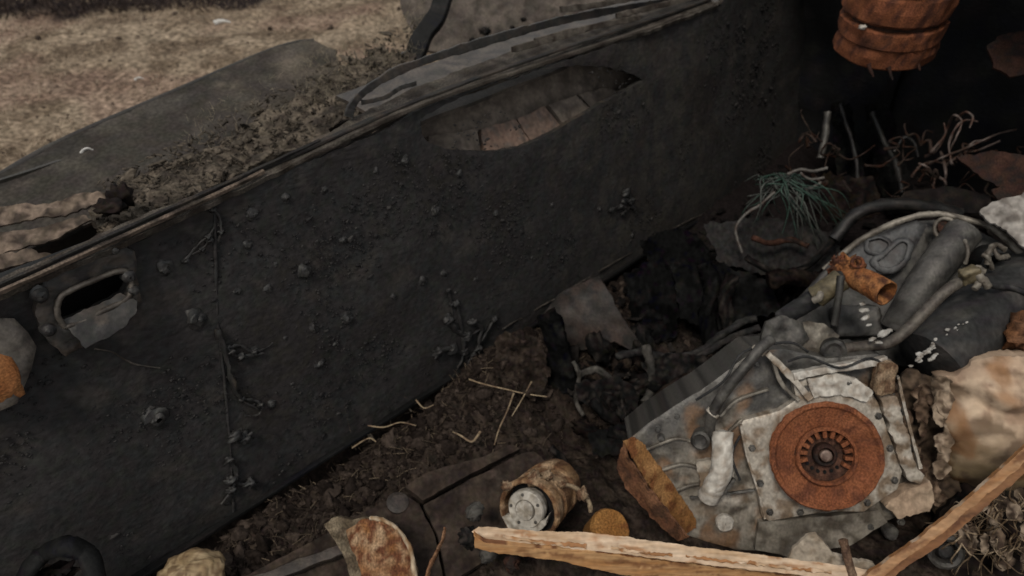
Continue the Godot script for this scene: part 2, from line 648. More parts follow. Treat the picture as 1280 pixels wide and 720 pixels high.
	# pale scraps lying in the grass
	for w in [[109, 189, 0.016, "tiny white chip lying on the dark fender sheet near its left end"], [260, 100, 0.016, "tiny grey-white chip lying on the fender sheet near its far edge"], [322, 95, 0.014, "tiny pale chip at the right end of the fender sheet"], [278, 28, 0.055, "curved white scrap lying in the dry grass, farthest from the hull"], [174, 99, 0.024, "small white chip lying in the dry grass above the dark sheet"]]:
		var at := G(w[0], w[1], 0.035 if w[2] > 0.02 else 0.735)
		var m2 := MB.new()
		var pts := []
		for i in 5:
			var t := i / 4.0 - 0.5
			pts.append(at + Vector3(t * 2.0 * w[2], 0.01 - t * t * 0.05, -0.02 * t))
		tube(m2, pts, w[2] * 0.36, 6, [C(.75, .73, .7), C(.8, .78, .75), C(.6, .56, .5), 30.0, -0.2], {"r2": w[2] * 0.12, "flat": 0.5, "amp": 0.2})
		single("white_scrap", m2, M.ash, w[3], "scrap")

func lines(w: Array) -> Array:
	var out := []
	for i in w.size() - 1:
		for j in w[i][1]: out.append(lerpf(w[i][0], w[i + 1][0], float(j) / w[i][1]))
	out.append(w[-1][0])
	return out

func rand_basis() -> Basis:
	return Basis(Vector3(rng.randf_range(-1, 1), rng.randf_range(-1, 1), rng.randf_range(-1, 1)).normalized(), rng.randf() * TAU)

# ---------------------------------------------------------------- the hull
var WALL: Pl
var hull_node: Node3D

func hull():
	var A := G(170, 720, 0.03)
	var B := G(880, 270, 0.03)
	var t := (B - A).normalized()
	var n0 := t.cross(Vector3.UP)          # horizontal, away from the plate
	if n0.z < 0: n0 = -n0                   # towards the camera
	var lean := deg_to_rad(10.0)
	var n := (n0 * cos(lean) + Vector3.UP * sin(lean)).normalized()
	WALL = Pl.new(A, n, t)                  # u along the plate, v up
	var h := thing("wrecked_hull", "long soot-black armoured hull side with bolts and an oval opening", "hull", A)
	hull_node = h
	# the plate, with the slot of the vision port and the crescent opening cut through
	var out := PackedVector2Array()
	var top := [-90, 408, 0, 372, 90, 337, 185, 297, 260, 260, 330, 222, 400, 196, 470, 168, 530, 136, 600, 108, 680, 84, 760, 58, 830, 34, 900, 8]
	out.append(Vector2(-0.9, -0.012)); out.append(Vector2(3.5, -0.012)); out.append(Vector2(3.5, 1.25)); out.append(Vector2(3.0, 1.12))
	for i in range(top.size() - 2, -1, -2): out.append(on2(WALL, top[i], top[i + 1]))
	out.append(Vector2(-0.9, 0.9))
	var hole := poly(WALL, [527, 150, 529, 168, 540, 180, 562, 187, 592, 190, 625, 188, 655, 182, 690, 166, 725, 145, 755, 128, 785, 112, 805, 100, 790, 92, 755, 84, 715, 82, 670, 88, 620, 102, 575, 122, 545, 138])
	var slot := poly(WALL, [67, 386, 70, 368, 84, 357, 112, 345, 140, 335, 152, 336, 157, 350, 152, 366, 128, 379, 96, 394, 76, 400])
	var mb := MB.new()
	slab(mb, WALL, out, 0.022, 0.017, PL.soot, {"holes": [hole, slot], "rag": 0.004, "amp": 0.003, "fq": 7.0, "bend": func(q): return 0.014 * N(Vector3(q.x, q.y, 9.0) * 1.6), "col": wall_col, "edge": PL.rimdark, "bev": 0.002})
	part("side_plate", mb, M.soot, h)
	# rolled rim along the top: two rusty strips, one on the other
	for k in 2:
		mb = MB.new()
		var lowx: Array = [[-60, 396, 90, 336, 260, 258, 400, 190, 530, 131, 680, 80, 830, 30, 900, 4], [-60, 385, 90, 323, 260, 245, 400, 180, 530, 124, 680, 70, 830, 20, 900, -6]][k]
		var pts := []
		for i in range(0, lowx.size(), 2):
			pts.append(on(WALL, lowx[i], lowx[i + 1], -0.005 - 0.02 * k) + Vector3(0, 0.004, 0))
		var strip := MB.new()
		bar(strip, pts, n, 0.02 + 0.004 * k, 0.012 - 0.004 * k, PL.rim if k == 0 else PL.rimdark, 0.3)
		part("rim_strip", strip, M.rust, h)
	# top flange lying outward from the plate, worn pale
	var FL := Pl.new(on(WALL, 260, 240), Vector3.UP + n0 * 0.18, t)
	mb = MB.new()
	slab(mb, FL, poly(FL, [-60, 376, 0, 344, 70, 316, 150, 278, 230, 246, 330, 203, 400, 171, 440, 146, 520, 106, 640, 62, 760, 24, 870, -12, 900, 4, 830, 30, 680, 78, 530, 130, 400, 188, 260, 252, 90, 330, -60, 388]), 0.014, 0.02, PL.rim, {"rag": 0.006, "amp": 0.004, "fq": 5.0, "off": -0.006})
	part("top_flange", mb, M.rust, h)
	# thin raised strips along the flange
	for k in 2:
		mb = MB.new()
		var rp := []
		var fx: Array = [[-60, 384, 90, 316, 260, 240, 400, 176], [-60, 392, 90, 325, 260, 248, 330, 214]][k]
		for i in range(0, fx.size(), 2): rp.append(on(FL, fx[i], fx[i + 1], 0.006))
		bar(mb, rp, FL.n, 0.009, 0.009, [PL.rimdark, PL.dirtsheet][k], 0.6)
		part("edge_strip", mb, M.rust, h)
	# bright scuffed slivers along the bottom edge
	var sl := [[628, 412, 652, 398], [668, 388, 706, 368], [712, 362, 738, 346], [748, 340, 790, 316], [806, 306, 834, 291], [842, 286, 878, 268]]
	for s in sl:
		mb = MB.new()
		tube(mb, [on(WALL, s[0], s[1], 0.004), on(WALL, (s[0] + s[2]) / 2.0, (s[1] + s[3]) / 2.0 - 1, 0.008), on(WALL, s[2], s[3], 0.004)], 0.0042, 6, PL.rim, {"amp": 0.7, "flat": 0.6, "r2": 0.002})
		part("edge_chip", mb, M.metal, h)
	# thickened lower lip
	mb = MB.new()
	bar(mb, [WALL.p3(Vector2(-0.9, 0.0), 0.006), WALL.p3(Vector2(0.6, 0.0), 0.01), WALL.p3(Vector2(1.8, 0.005), 0.008), WALL.p3(Vector2(3.4, 0.0), 0.006)], n, 0.02, 0.012, PL.black, 0.5)
	part("lower_lip", mb, M.soot, h)
	bolts(h)
	vision_port(h)
	seam(h)
	crust(h)
	# outer wall of the sponson and its floor, behind the opening
	var SP := Pl.new(WALL.p3(Vector2(0, 0), -0.55), -n0, -t)
	mb = MB.new()
	slab(mb, SP, PackedVector2Array([Vector2(1.1, -0.05), Vector2(1.1, 0.66), Vector2(-3.5, 0.74), Vector2(-3.5, -0.05)]), 0.02, 0.08, PL.rimdark, {"amp": 0.01, "fq": 2.0})
	part("outer_side", mb, M.metal, h)
	var SR := Pl.new(WALL.p3(Vector2(1.0, 0.888), 0.0), Vector3.UP + n0 * 0.02, t)
	mb = MB.new()
	slab(mb, SR, PackedVector2Array([Vector2(0.12, 0.03), Vector2(0.12, 0.36), Vector2(2.4, 0.36), Vector2(2.4, 0.03)]), 0.012, 0.03, [C(.07, .057, .046), C(.12, .096, .077), C(.045, .037, .031), 8.0, -0.05], {"amp": 0.006, "fq": 3.0})
	part("sponson_roof", mb, M.metal, h)
	# slanted ledge seen through the crescent opening
	var at := on(WALL, 660, 150, -0.1)
	var LG := Pl.new(at, n0 * 0.8 + Vector3.UP * 0.6, t)
	mb = MB.new()
	slab(mb, LG, PackedVector2Array([Vector2(-0.75, -0.14), Vector2(1.4, -0.14), Vector2(1.4, 0.2), Vector2(-0.75, 0.2)]), 0.012, 0.03, PL.ledge, {"amp": 0.006, "fq": 6.0, "off": -0.05})
	part("sponson_ledge", mb, M.ash, h)
	# a run of track pads lying on that ledge
	var tr := thing("track_run", "brown track pads in a row behind the oval opening of the hull", "track", at)
	var bx := [[538, 168, 600, 160, 606, 196, 540, 196], [603, 160, 646, 148, 668, 182, 610, 200], [650, 147, 684, 131, 712, 166, 672, 184], [688, 130, 722, 118, 752, 146, 716, 166], [726, 116, 760, 108, 800, 116, 756, 146]]
	for k in bx.size():
		mb = MB.new()
		slab(mb, LG, poly(LG, bx[k]), 0.03, 0.014, PL.brick if k in [1, 2] else PL.ledge, {"amp": 0.004, "fq": 14.0, "off": -0.012 + 0.006 * (k % 2), "bev": 0.004, "rag": 0.004})
		part("track_pad", mb, M.ash, tr)

func wall_col(p: Vector3, q: Vector2) -> Color:
	var c := tint(p, PL.soot)
	# flaky burnt paint towards the far end, greyish brown
	c = c.lerp(C(.06, .054, .046), 0.6 * smoothstep(0.1, 0.4, N(p * 9.0) + 0.5 * smoothstep(1.7, 2.3, q.x) - 0.25) * smoothstep(1.5, 2.0, q.x) * smoothstep(2.9, 2.4, q.x))
	# faint rust bloom
	c = c.lerp(C(.034, .028, .026), 0.5 * smoothstep(0.2, 0.5, N(p * 3.0 + Vector3(4, 4, 4))))
	return c

# a flat bar along a path: wide across w, thin along the other way
func bar(mb: MB, pts: Array, w: Vector3, wide: float, thin: float, pal: Array, amp := 0.0):
	var path := smooth(pts, 14)
	var prev := -1
	for i in path.size():
		var t: Vector3 = (path[mini(i + 1, path.size() - 1)] - path[maxi(i - 1, 0)]).normalized()
		var a := (w - t * w.dot(t)).normalized()
		var b := t.cross(a)
		var s := mb.v.size()
		var ws := wide * (1.0 + amp * 0.6 * N(path[i] * 9.0) + amp * 0.25 * N(path[i] * 17.0))
		for q in [[-1, -1], [1, -1], [1, 1], [-1, 1]]:
			for e in 2:
				var k := 0.82
				var cx: float = q[0] * (1.0 if e == 0 else k)
				var cy: float = q[1] * (k if e == 0 else 1.0)
				if q[0] * q[1] < 0:
					cx = q[0] * (k if e == 0 else 1.0); cy = q[1] * (1.0 if e == 0 else k)
				var p: Vector3 = path[i] + a * cx * ws * 0.5 + b * cy * thin * 0.5 * (1.0 + amp * 0.6 * N(path[i] * 14.0))
				p += (a + b) * amp * 0.004 * N(p * 60.0)
				mb.add(p, tint(p, pal))
		if prev >= 0:
			for j in 8:
				var j2 := (j + 1) % 8
				mb.quad(prev + j, prev + j2, s + j2, s + j)
		else:
			for j in range(1, 7): mb.tri(s, s + j, s + j + 1)
		prev = s
	for j in range(1, 7): mb.tri(prev, prev + j + 1, prev + j)

func bolts(h: Node3D):
	var b := [205, 335, 1.3, 315, 268, 1.1, 358, 248, .9, 405, 238, .8, 508, 200, .9, 470, 214, 1, 545, 264, 1, 620, 268, .8, 575, 218, .8, 380, 338, 1.3, 335, 360, 1, 295, 364, 1, 490, 370, 1.2, 527, 350, 1.3, 595, 348, .9, 555, 342, .9, 435, 398, 1.3, 400, 455, 1, 392, 410, 1.1, 195, 521, 1.8, 665, 322, .6, 688, 325, .5, 750, 262, .8, 790, 295, .9, 783, 250, 1.1, 570, 366, .8, 245, 398, 1.6, 355, 422, .8, 340, 505, .9, 320, 438, 1, 440, 262, .7, 310, 306, .8, 272, 300, .7, 690, 256, .6, 300, 545, 1.3, 345, 330, .6, 430, 300, .7, 462, 335, .6, 365, 480, .7, 420, 430, .6]
	for i in range(0, b.size(), 3):
		var at := on(WALL, b[i], b[i + 1])
		var r: float = 0.0125 * b[i + 2]
		var mb := MB.new()
		lathe(mb, at - WALL.n * 0.006, WALL.n, [r * 1.5, 0.0, r * 1.25, r * 0.5, r * 0.85, r * 0.75, r * 0.7, r * 0.95, r * 0.4, r * 1.1, 0.0, r * 1.15], 12, PL.bolt, {"amp": r * 0.5, "fq": 38.0})
		part("bolt", mb, M.metal, h)

func vision_port(h: Node3D):
	var fr := poly(WALL, [40, 388, 42, 366, 56, 346, 86, 327, 150, 303, 163, 311, 166, 340, 172, 372, 162, 388, 130, 408, 98, 428, 78, 440, 58, 424])
	var hole := poly(WALL, [66, 386, 69, 367, 84, 356, 112, 344, 140, 334, 153, 335, 158, 350, 153, 367, 128, 380, 96, 396, 76, 402])
	var mb := MB.new()
	slab(mb, WALL, fr, 0.05, 0.008, PL.rimdark, {"holes": [hole], "amp": 0.004, "fq": 18.0, "off": 0.034, "rag": 0.004, "bev": 0.004})
	var vp := part("vision_port", mb, M.metal, h)
	# rounded moulding round the slot
	var pts := []
	for i in hole.size() + 1: pts.append(WALL.p3(hole[i % hole.size()], 0.036))
	mb = MB.new()
	tube(mb, pts, 0.007, 8, PL.rim, {"amp": 0.25})
	part("slot_moulding", mb, M.metal, vp)
	# closed tunnel behind the slot
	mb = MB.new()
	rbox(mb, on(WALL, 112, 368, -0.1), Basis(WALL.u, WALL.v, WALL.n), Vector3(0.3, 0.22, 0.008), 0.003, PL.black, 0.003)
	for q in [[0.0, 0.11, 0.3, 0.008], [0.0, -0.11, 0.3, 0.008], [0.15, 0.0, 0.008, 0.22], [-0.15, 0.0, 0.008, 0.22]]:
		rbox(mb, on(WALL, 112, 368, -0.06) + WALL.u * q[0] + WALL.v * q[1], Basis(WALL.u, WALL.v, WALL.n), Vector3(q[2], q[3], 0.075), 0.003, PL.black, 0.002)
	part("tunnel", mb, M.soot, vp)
	# hinged lower lip hanging out
	var L := Pl.new(on(WALL, 115, 395, 0.04), WALL.n * 0.75 + Vector3.UP * 0.5, WALL.u)
	mb = MB.new()
	slab(mb, L, poly(L, [76, 402, 110, 386, 150, 366, 172, 376, 171, 388, 158, 406, 132, 424, 106, 434]), 0.014, 0.009, PL.rimdark, {"amp": 0.005, "fq": 16.0, "rag": 0.004})
	part("lip", mb, M.metal, vp)
	for q in [[50, 368, 1.2], [60, 412, 1.0], [160, 345, 1.0], [166, 362, .8], [140, 312, .8]]:
		mb = MB.new()
		var at := on(WALL, q[0], q[1], 0.034)
		lathe(mb, at, WALL.n, [.016 * q[2], -0.01, .015 * q[2], .008, .009 * q[2], .016, 0, .018], 10, PL.bolt, {"amp": 0.004, "fq": 40.0})
		part("bolt", mb, M.metal, vp)
	mb = MB.new()
	tube(mb, [on(WALL, 118, 436, 0.02), on(WALL, 140, 440, 0.02), on(WALL, 155, 449, 0.012), on(WALL, 172, 456, 0.008), on(WALL, 200, 460, 0.004)], 0.0022, 5, PL.rim, {"amp": 0.3})
	part("loose_wire", mb, M.metal, h)
	# rounded lamp pod at the left edge of the view
	var D := Pl.new(on(WALL, 10, 455, 0.06), WALL.n * 0.9 + Vector3.UP * 0.35, WALL.u)
	var pod := thing("lamp_pod", "pale pod with a rusty orange glass beside the vision port", "lamp", on(WALL, 10, 500, 0.03))
	mb = MB.new()
	slab(mb, D, poly(D, [-60, 420, -20, 398, 18, 398, 36, 416, 47, 434, 40, 462, 22, 505, -10, 520, -60, 520]), 0.09, 0.012, PL.rim, {"amp": 0.004, "fq": 9.0, "bev": 0.008, "bend": func(q): return -3.0 * q.x * q.x})
	part("housing", mb, M.metal, pod)
	mb = MB.new()
	lump(mb, on(D, -12, 466, -0.014), Vector3(0.05, 0.075, 0.03), Basis(D.u, D.v, D.n) * Basis(Vector3.BACK, 0.25), 0.15, 4.0, PL.orange, 10)
	part("orange_glass", mb, M.rust, pod)

func seam(h: Node3D):
	var mb := MB.new()
	tube(mb, [on(WALL, 268, 262, 0.0), on(WALL, 270, 330, 0.001), on(WALL, 272, 400, 0.0), on(WALL, 280, 470, -0.001), on(WALL, 288, 560, 0.0), on(WALL, 292, 640, 0.0)], 0.004, 6, PL.soot, {"amp": 0.8})
	part("weld_bead", mb, M.soot, h)
	var rods := [
		[[272, 412, 281, 440, 288, 470, 300, 498, 322, 512], .012, "seam_rod"], [[284, 436, 300, 432, 318, 440, 334, 434, 342, 428], .007, "hook"], [[288, 440, 302, 446, 330, 442], .009, "hook"],
		[[302, 500, 316, 500, 326, 506, 324, 518, 306, 520], .007, "hook"], [[232, 326, 246, 308, 260, 296, 268, 284], .006, "hook"], [[262, 300, 252, 312, 240, 318], .006, "hook"], [[266, 262, 274, 272, 276, 290, 272, 304], .006, "hook"],
		[[270, 250, 280, 240, 288, 238], .008, "hook"], [[292, 545, 306, 548, 316, 540], .012, "hook"], [[288, 600, 300, 606, 312, 604, 318, 612], .011, "hook"], [[286, 575, 296, 590, 290, 612, 276, 630], .009, "hook"],
		[[560, 400, 572, 415, 585, 420, 600, 412], .013, "hook"], [[570, 380, 576, 408, 580, 440, 572, 460], .010, "hook"], [[590, 402, 602, 412, 598, 436, 606, 446], .011, "hook"], [[618, 400, 606, 420, 590, 446, 578, 470], .010, "hook"], [[548, 440, 566, 436, 584, 446], .014, "hook"],
		[[560, 364, 564, 380, 566, 402], .007, "hook"], [[782, 240, 788, 250, 794, 262], .012, "hook"], [[764, 262, 776, 258, 786, 262], .008, "hook"], [[778, 268, 790, 258, 800, 262], .007, "hook"]]
	for r in rods:
		var pts := []
		for i in range(0, r[0].size(), 2): pts.append(on(WALL, r[0][i], r[0][i + 1], r[1] * 0.9 + 0.004 * sin(i * 1.7)))
		mb = MB.new()
		tube(mb, pts, r[1] * 0.8, 9, PL.soot if r[2] == "hook" else PL.rimdark, {"amp": 1.0, "r2": r[1] * 0.4, "flat": 0.6})
		if r[2] == "hook":
			for j in [0, pts.size() / 2]:
				lump(mb, pts[j], Vector3(1.5, 1.0, 1.1) * r[1], Basis(WALL.u, WALL.v, WALL.n), 0.9, j + r[1] * 900.0, PL.bolt, 8, 3.0)
		part(r[2], mb, M.metal, h)

func crust(h: Node3D):
	var lm := MB.new()
	lump(lm, Vector3.ZERO, Vector3.ONE, Basis.IDENTITY, 0.5, 8.3, [Color.WHITE, C(.8, .8, .8), C(.6, .6, .6), 2.0, -0.2], 5)
	var xf := []
	var cols := []
	while xf.size() < 3800:
		var q := Vector2(rng.randf_range(-0.3, 3.2), rng.randf_range(0.02, 0.86))
		var w := WALL.p3(q)
		var d := N(w * 2.2) + 0.4 * N(w * 9.0) + (0.12 if q.x > 0.28 and q.x < 1.1 else -0.15)
		if rng.randf() > 0.25 + d * 1.6: continue
		var s := rng.randf_range(0.0012, 0.0035) * (2.0 if rng.randf() < 0.04 else 1.0)
		var sc := Vector3(s * rng.randf_range(1, 2.2), s, s * 0.8)
		xf.append(Transform3D(Basis(WALL.u, WALL.v, WALL.n) * Basis(Vector3.BACK, rng.randf_range(-0.6, 0.6)) * Basis.from_scale(sc), w - h.position + WALL.n * 0.0015))
		cols.append(C(.022, .02, .021).lerp(C(.06, .055, .052), rng.randf() ** 2))
	var o := scatter("soot_crust", lm.mesh(), M.soot, xf, cols, h)

# ---------------------------------------------------------------- outside the hull
func fender_col(p: Vector3, q: Vector2) -> Color:
	# scuffs, and dry dirt washed over its right end
	var c := tint(p, PL.sheet)
	var d := smoothstep(0.35, 1.25, q.x + 0.5 * N(p * 3.5))
	c = c.lerp(tint(p, [C(.16, .13, .1), C(.22, .18, .14), C(.09, .075, .06), 7.0, -0.05]), d * smoothstep(-0.25, 0.2, N(p * 7.0) + 0.5 * d))
	return c.lerp(C(.09, .08, .07), 0.5 * smoothstep(0.25, 0.45, N(Vector3(q.x * 2.0, q.y * 16.0, 3.0))))

func outer_fender():
	var FP := Pl.new(G(200, 190, 0.72), Vector3(0.05, 1, 0.12), WALL.u)
	var f := thing("fender_sheet", "smooth dark grey fender sheet lying beside the hull, grass beyond", "fender", G(200, 220, 0.7))
	var mb := MB.new()
	slab(mb, FP, poly(FP, [-80, 290, -60, 262, 0, 218, 60, 186, 130, 154, 220, 114, 290, 82, 345, 60, 390, 50, 420, 64, 425, 100, 400, 135, 345, 170, 260, 215, 150, 262, 60, 300, -60, 350]), 0.012, 0.035, PL.sheet, {"amp": 0.008, "fq": 2.2, "rag": 0.008, "edge": PL.rimdark, "col": fender_col})
	part("sheet", mb, M.ash, f)
	mb = MB.new()
	tube(mb, [on(FP, -60, 262, -0.02), on(FP, 60, 186, -0.02), on(FP, 220, 114, -0.02), on(FP, 345, 60, -0.02), on(FP, 392, 50, -0.04)], 0.018, 7, PL.sheet, {"r2": 0.006})
	part("rolled_edge", mb, M.metal, f)
	mb = MB.new()
	var SD := Pl.new(on(FP, 130, 154, -0.02), -WALL.n + Vector3.UP * 0.2, -WALL.u)
	slab(mb, SD, PackedVector2Array([Vector2(0.9, -0.72), Vector2(0.9, 0.0), Vector2(-1.2, 0.0), Vector2(-1.2, -0.72)]), 0.012, 0.1, PL.sheet, {"amp": 0.01, "fq": 2.0, "off": -0.16})
	part("skirt", mb, M.metal, f)
	# earth and straw heaped between fender and rim
	mb = MB.new()
	var DB := Pl.new(G(230, 225, 0.74), Vector3(0.02, 1, 0.1), WALL.u)
	slab(mb, DB, poly(DB, [110, 268, 150, 232, 210, 196, 280, 176, 330, 142, 380, 118, 420, 84, 470, 62, 515, 66, 530, 90, 470, 128, 400, 172, 320, 206, 200, 262, 130, 292]), 0.03, 0.02, [C(.13, .108, .085), C(.19, .155, .12), C(.06, .05, .042), 6.0, 0.0], {"amp": 0.022, "fq": 9.0, "rag": 0.03})
	var bank := part("earth_bank", mb, M.earth, self)
	bank.set_meta("kind", "structure")
	bank.set_meta("label", "earth heaped on the fender along the hull rim")
	var lm := MB.new()
	lump(lm, Vector3.ZERO, Vector3.ONE, Basis.IDENTITY, 0.5, 5.3, [Color.WHITE, C(.8, .8, .8), C(.6, .6, .6), 2.0, -0.2], 5)
	var xf := []
	var cols := []
	for i in 1500:
		var x := rng.randf_range(120, 520)
		var y := 290 - 0.52 * (x - 100) + rng.randf_range(-50, 30)
		var p := on(DB, x, y, 0.012 * rng.randf())
		var s := rng.randf_range(0.0015, 0.006) * (3.0 if rng.randf() < 0.03 else 1.0)
		xf.append(Transform3D(rand_basis() * Basis.from_scale(Vector3(s * 2.2, s * 0.4, s)), p))
		cols.append(C(.06, .052, .044).lerp(C(.2, .165, .13), rng.randf()))
	scatter("bank_rubble", lm.mesh(), M.earth, xf, cols).set_meta("label", "crumbs and flakes on the earth bank along the rim")
	var bl := MB.new()
	tube(bl, [Vector3(0, 0, 0), Vector3(0.05, 0.5, 0), Vector3(0.25, 0.9, 0)], 0.02, 4, [Color.WHITE, Color.WHITE, Color.WHITE, 1.0, -1.0], {"r2": 0.004, "per": 3})
	xf = []; cols = []
	for i in 2600:
		var x := rng.randf_range(230, 530)
		var y := 250 - 0.5 * (x - 120) + rng.randf_range(-45, 20)
		if x < 370 and rng.randf() < 0.85: continue
		var p := on(DB, x, y, 0.0)
		var s := rng.randf_range(0.012, 0.04)
		xf.append(Transform3D(Basis(Vector3(rng.randf_range(-1, 1), 0, rng.randf_range(-1, 1)).normalized(), rng.randf_range(0.2, 1.4)) * Basis(Vector3.UP, rng.randf() * TAU) * Basis.from_scale(Vector3(s, s, s)), p))
		cols.append(C(.17, .14, .1).lerp(C(.42, .36, .26), rng.randf()))
	scatter("bank_grass", bl.mesh(), M.straw, xf, cols).set_meta("label", "dry grass growing on the earth bank by the rim")
	# curled torn flakes of the fender on the left
	var fk := [
		[[-30, 262, 0, 258, 60, 254, 110, 242, 150, 238, 128, 252, 80, 268, 30, 276, -30, 284], 0.82, "brown dirt-covered metal flake curled above the left rim", "upper"],
		[[-30, 322, 0, 316, 40, 312, 66, 318, 40, 326, 0, 334, -30, 342], 0.86, "short pale flake of torn metal lying lowest on the left rim", "lower"],
		[[-30, 300, 10, 288, 60, 282, 100, 270, 116, 276, 60, 300, 20, 314, -30, 320], 0.8, "long dusty metal flake between two others on the left rim", "mid"]]
	for k in fk:
		var q := Pl.new(G(k[0][8], k[0][9], k[1]), Vector3(0.1, 1, 0.35), WALL.u)
		mb = MB.new()
		slab(mb, q, poly(q, k[0]), 0.006, 0.012, PL.dirtsheet, {"amp": 0.012, "fq": 8.0, "rag": 0.008})
		single("metal_flake", mb, M.ash, k[2], "scrap")
	# small dark lump at the end of the flakes
	mb = MB.new()
	lump(mb, G(150, 246, 0.8), Vector3(.035, .035, .03), Basis.IDENTITY, 0.4, 2.0, PL.charbrown, 12)
	lump(mb, G(136, 258, 0.8), Vector3(.04, .02, .03), Basis.IDENTITY, 0.4, 5.0, PL.charbrown, 12)
	single("burnt_lump", mb, M.ash, "dark burnt lump on the rim at the right end of the flakes", "scrap")
	# torn strip along the rim with its hooked left end
	var st := thing("torn_rim_strip", "long torn dark metal strip with hooked end above the oval opening", "metal strip", on(WALL, 640, 100, -0.05))
	mb = MB.new()
	var sp := [436, 146, 440, 132, 456, 114, 490, 92, 530, 76, 580, 60, 640, 42, 700, 26, 760, 14, 820, 4, 880, -8]
	var pts := []
	for i in range(0, sp.size(), 2): pts.append(on(WALL, sp[i], sp[i + 1], -0.07 + 0.02 * clampf(i / 10.0, 0, 1)))
	bar(mb, pts, WALL.v, 0.024, 0.008, PL.rimdark, 0.6)
	part("strip", mb, M.metal, st)
	mb = MB.new()
	pts = []
	var s2 := [452, 128, 480, 122, 500, 110, 520, 104]
	for i in range(0, s2.size(), 2): pts.append(on(WALL, s2[i], s2[i + 1], -0.06))
	bar(mb, pts, WALL.v, 0.014, 0.006, PL.rimdark, 0.6)
	part("torn_tab", mb, M.metal, st)
	for q in [[640, 62, 700, 46, 740, 34, 700, 52], [668, 52, 720, 38, 800, 22, 760, 34], [700, 12, 770, 2, 850, -16, 760, 12], [770, 20, 820, 8, 870, -4, 850, 14]]:
		mb = MB.new()
		var pp := []
		for i in [0, 2, 4]: pp.append(on(WALL, q[i], q[i + 1], -0.035))
		bar(mb, pp, WALL.v, 0.02, 0.006, PL.rim, 0.5)
		part("peeling_layer", mb, M.ash, st)
	# grey plate beyond with an upright dark strap before it
	var GP := Pl.new(G(600, 30, 0.55), Vector3(-0.1, 1, 0.5), WALL.u)
	mb = MB.new()
	slab(mb, GP, poly(GP, [500, -12, 500, 10, 512, 34, 530, 60, 560, 70, 600, 60, 660, 42, 720, 22, 780, -12]), 0.02, 0.03, [C(.085, .071, .061), C(.125, .103, .087), C(.058, .049, .042), 6.0, -0.1], {"amp": 0.012, "fq": 4.0, "rag": 0.01})
	single("grey_plate", mb, M.ash, "dusty grey plate lying beyond the torn strip at the top", "metal plate")
	mb = MB.new()
	pts = []
	for q in [[560, -24], [552, 4], [545, 22], [528, 46], [520, 66], [514, 80]]: pts.append(P(q[0], q[1], 3.0))
	bar(mb, pts, Vector3(1, 0, 0.3), 0.075, 0.03, PL.soot_dark, 0.2)
	single("bent_strap", mb, M.soot, "bent dark strap standing before the grey plate", "strap")
	for q in [[606, 38, .022], [654, 24, .012], [590, 50, .012], [640, 34, .009]]:
		mb = MB.new()
		lump(mb, on(GP, q[0], q[1], 0.01), Vector3(q[2] * 1.3, q[2] * 0.8, q[2]), Basis.IDENTITY, 0.6, q[0], PL.char, 8)
		single("charred_crumb", mb, M.ash, "small charred crumb lying on the grey plate at the top", "debris", "charred crumbs on the grey plate")

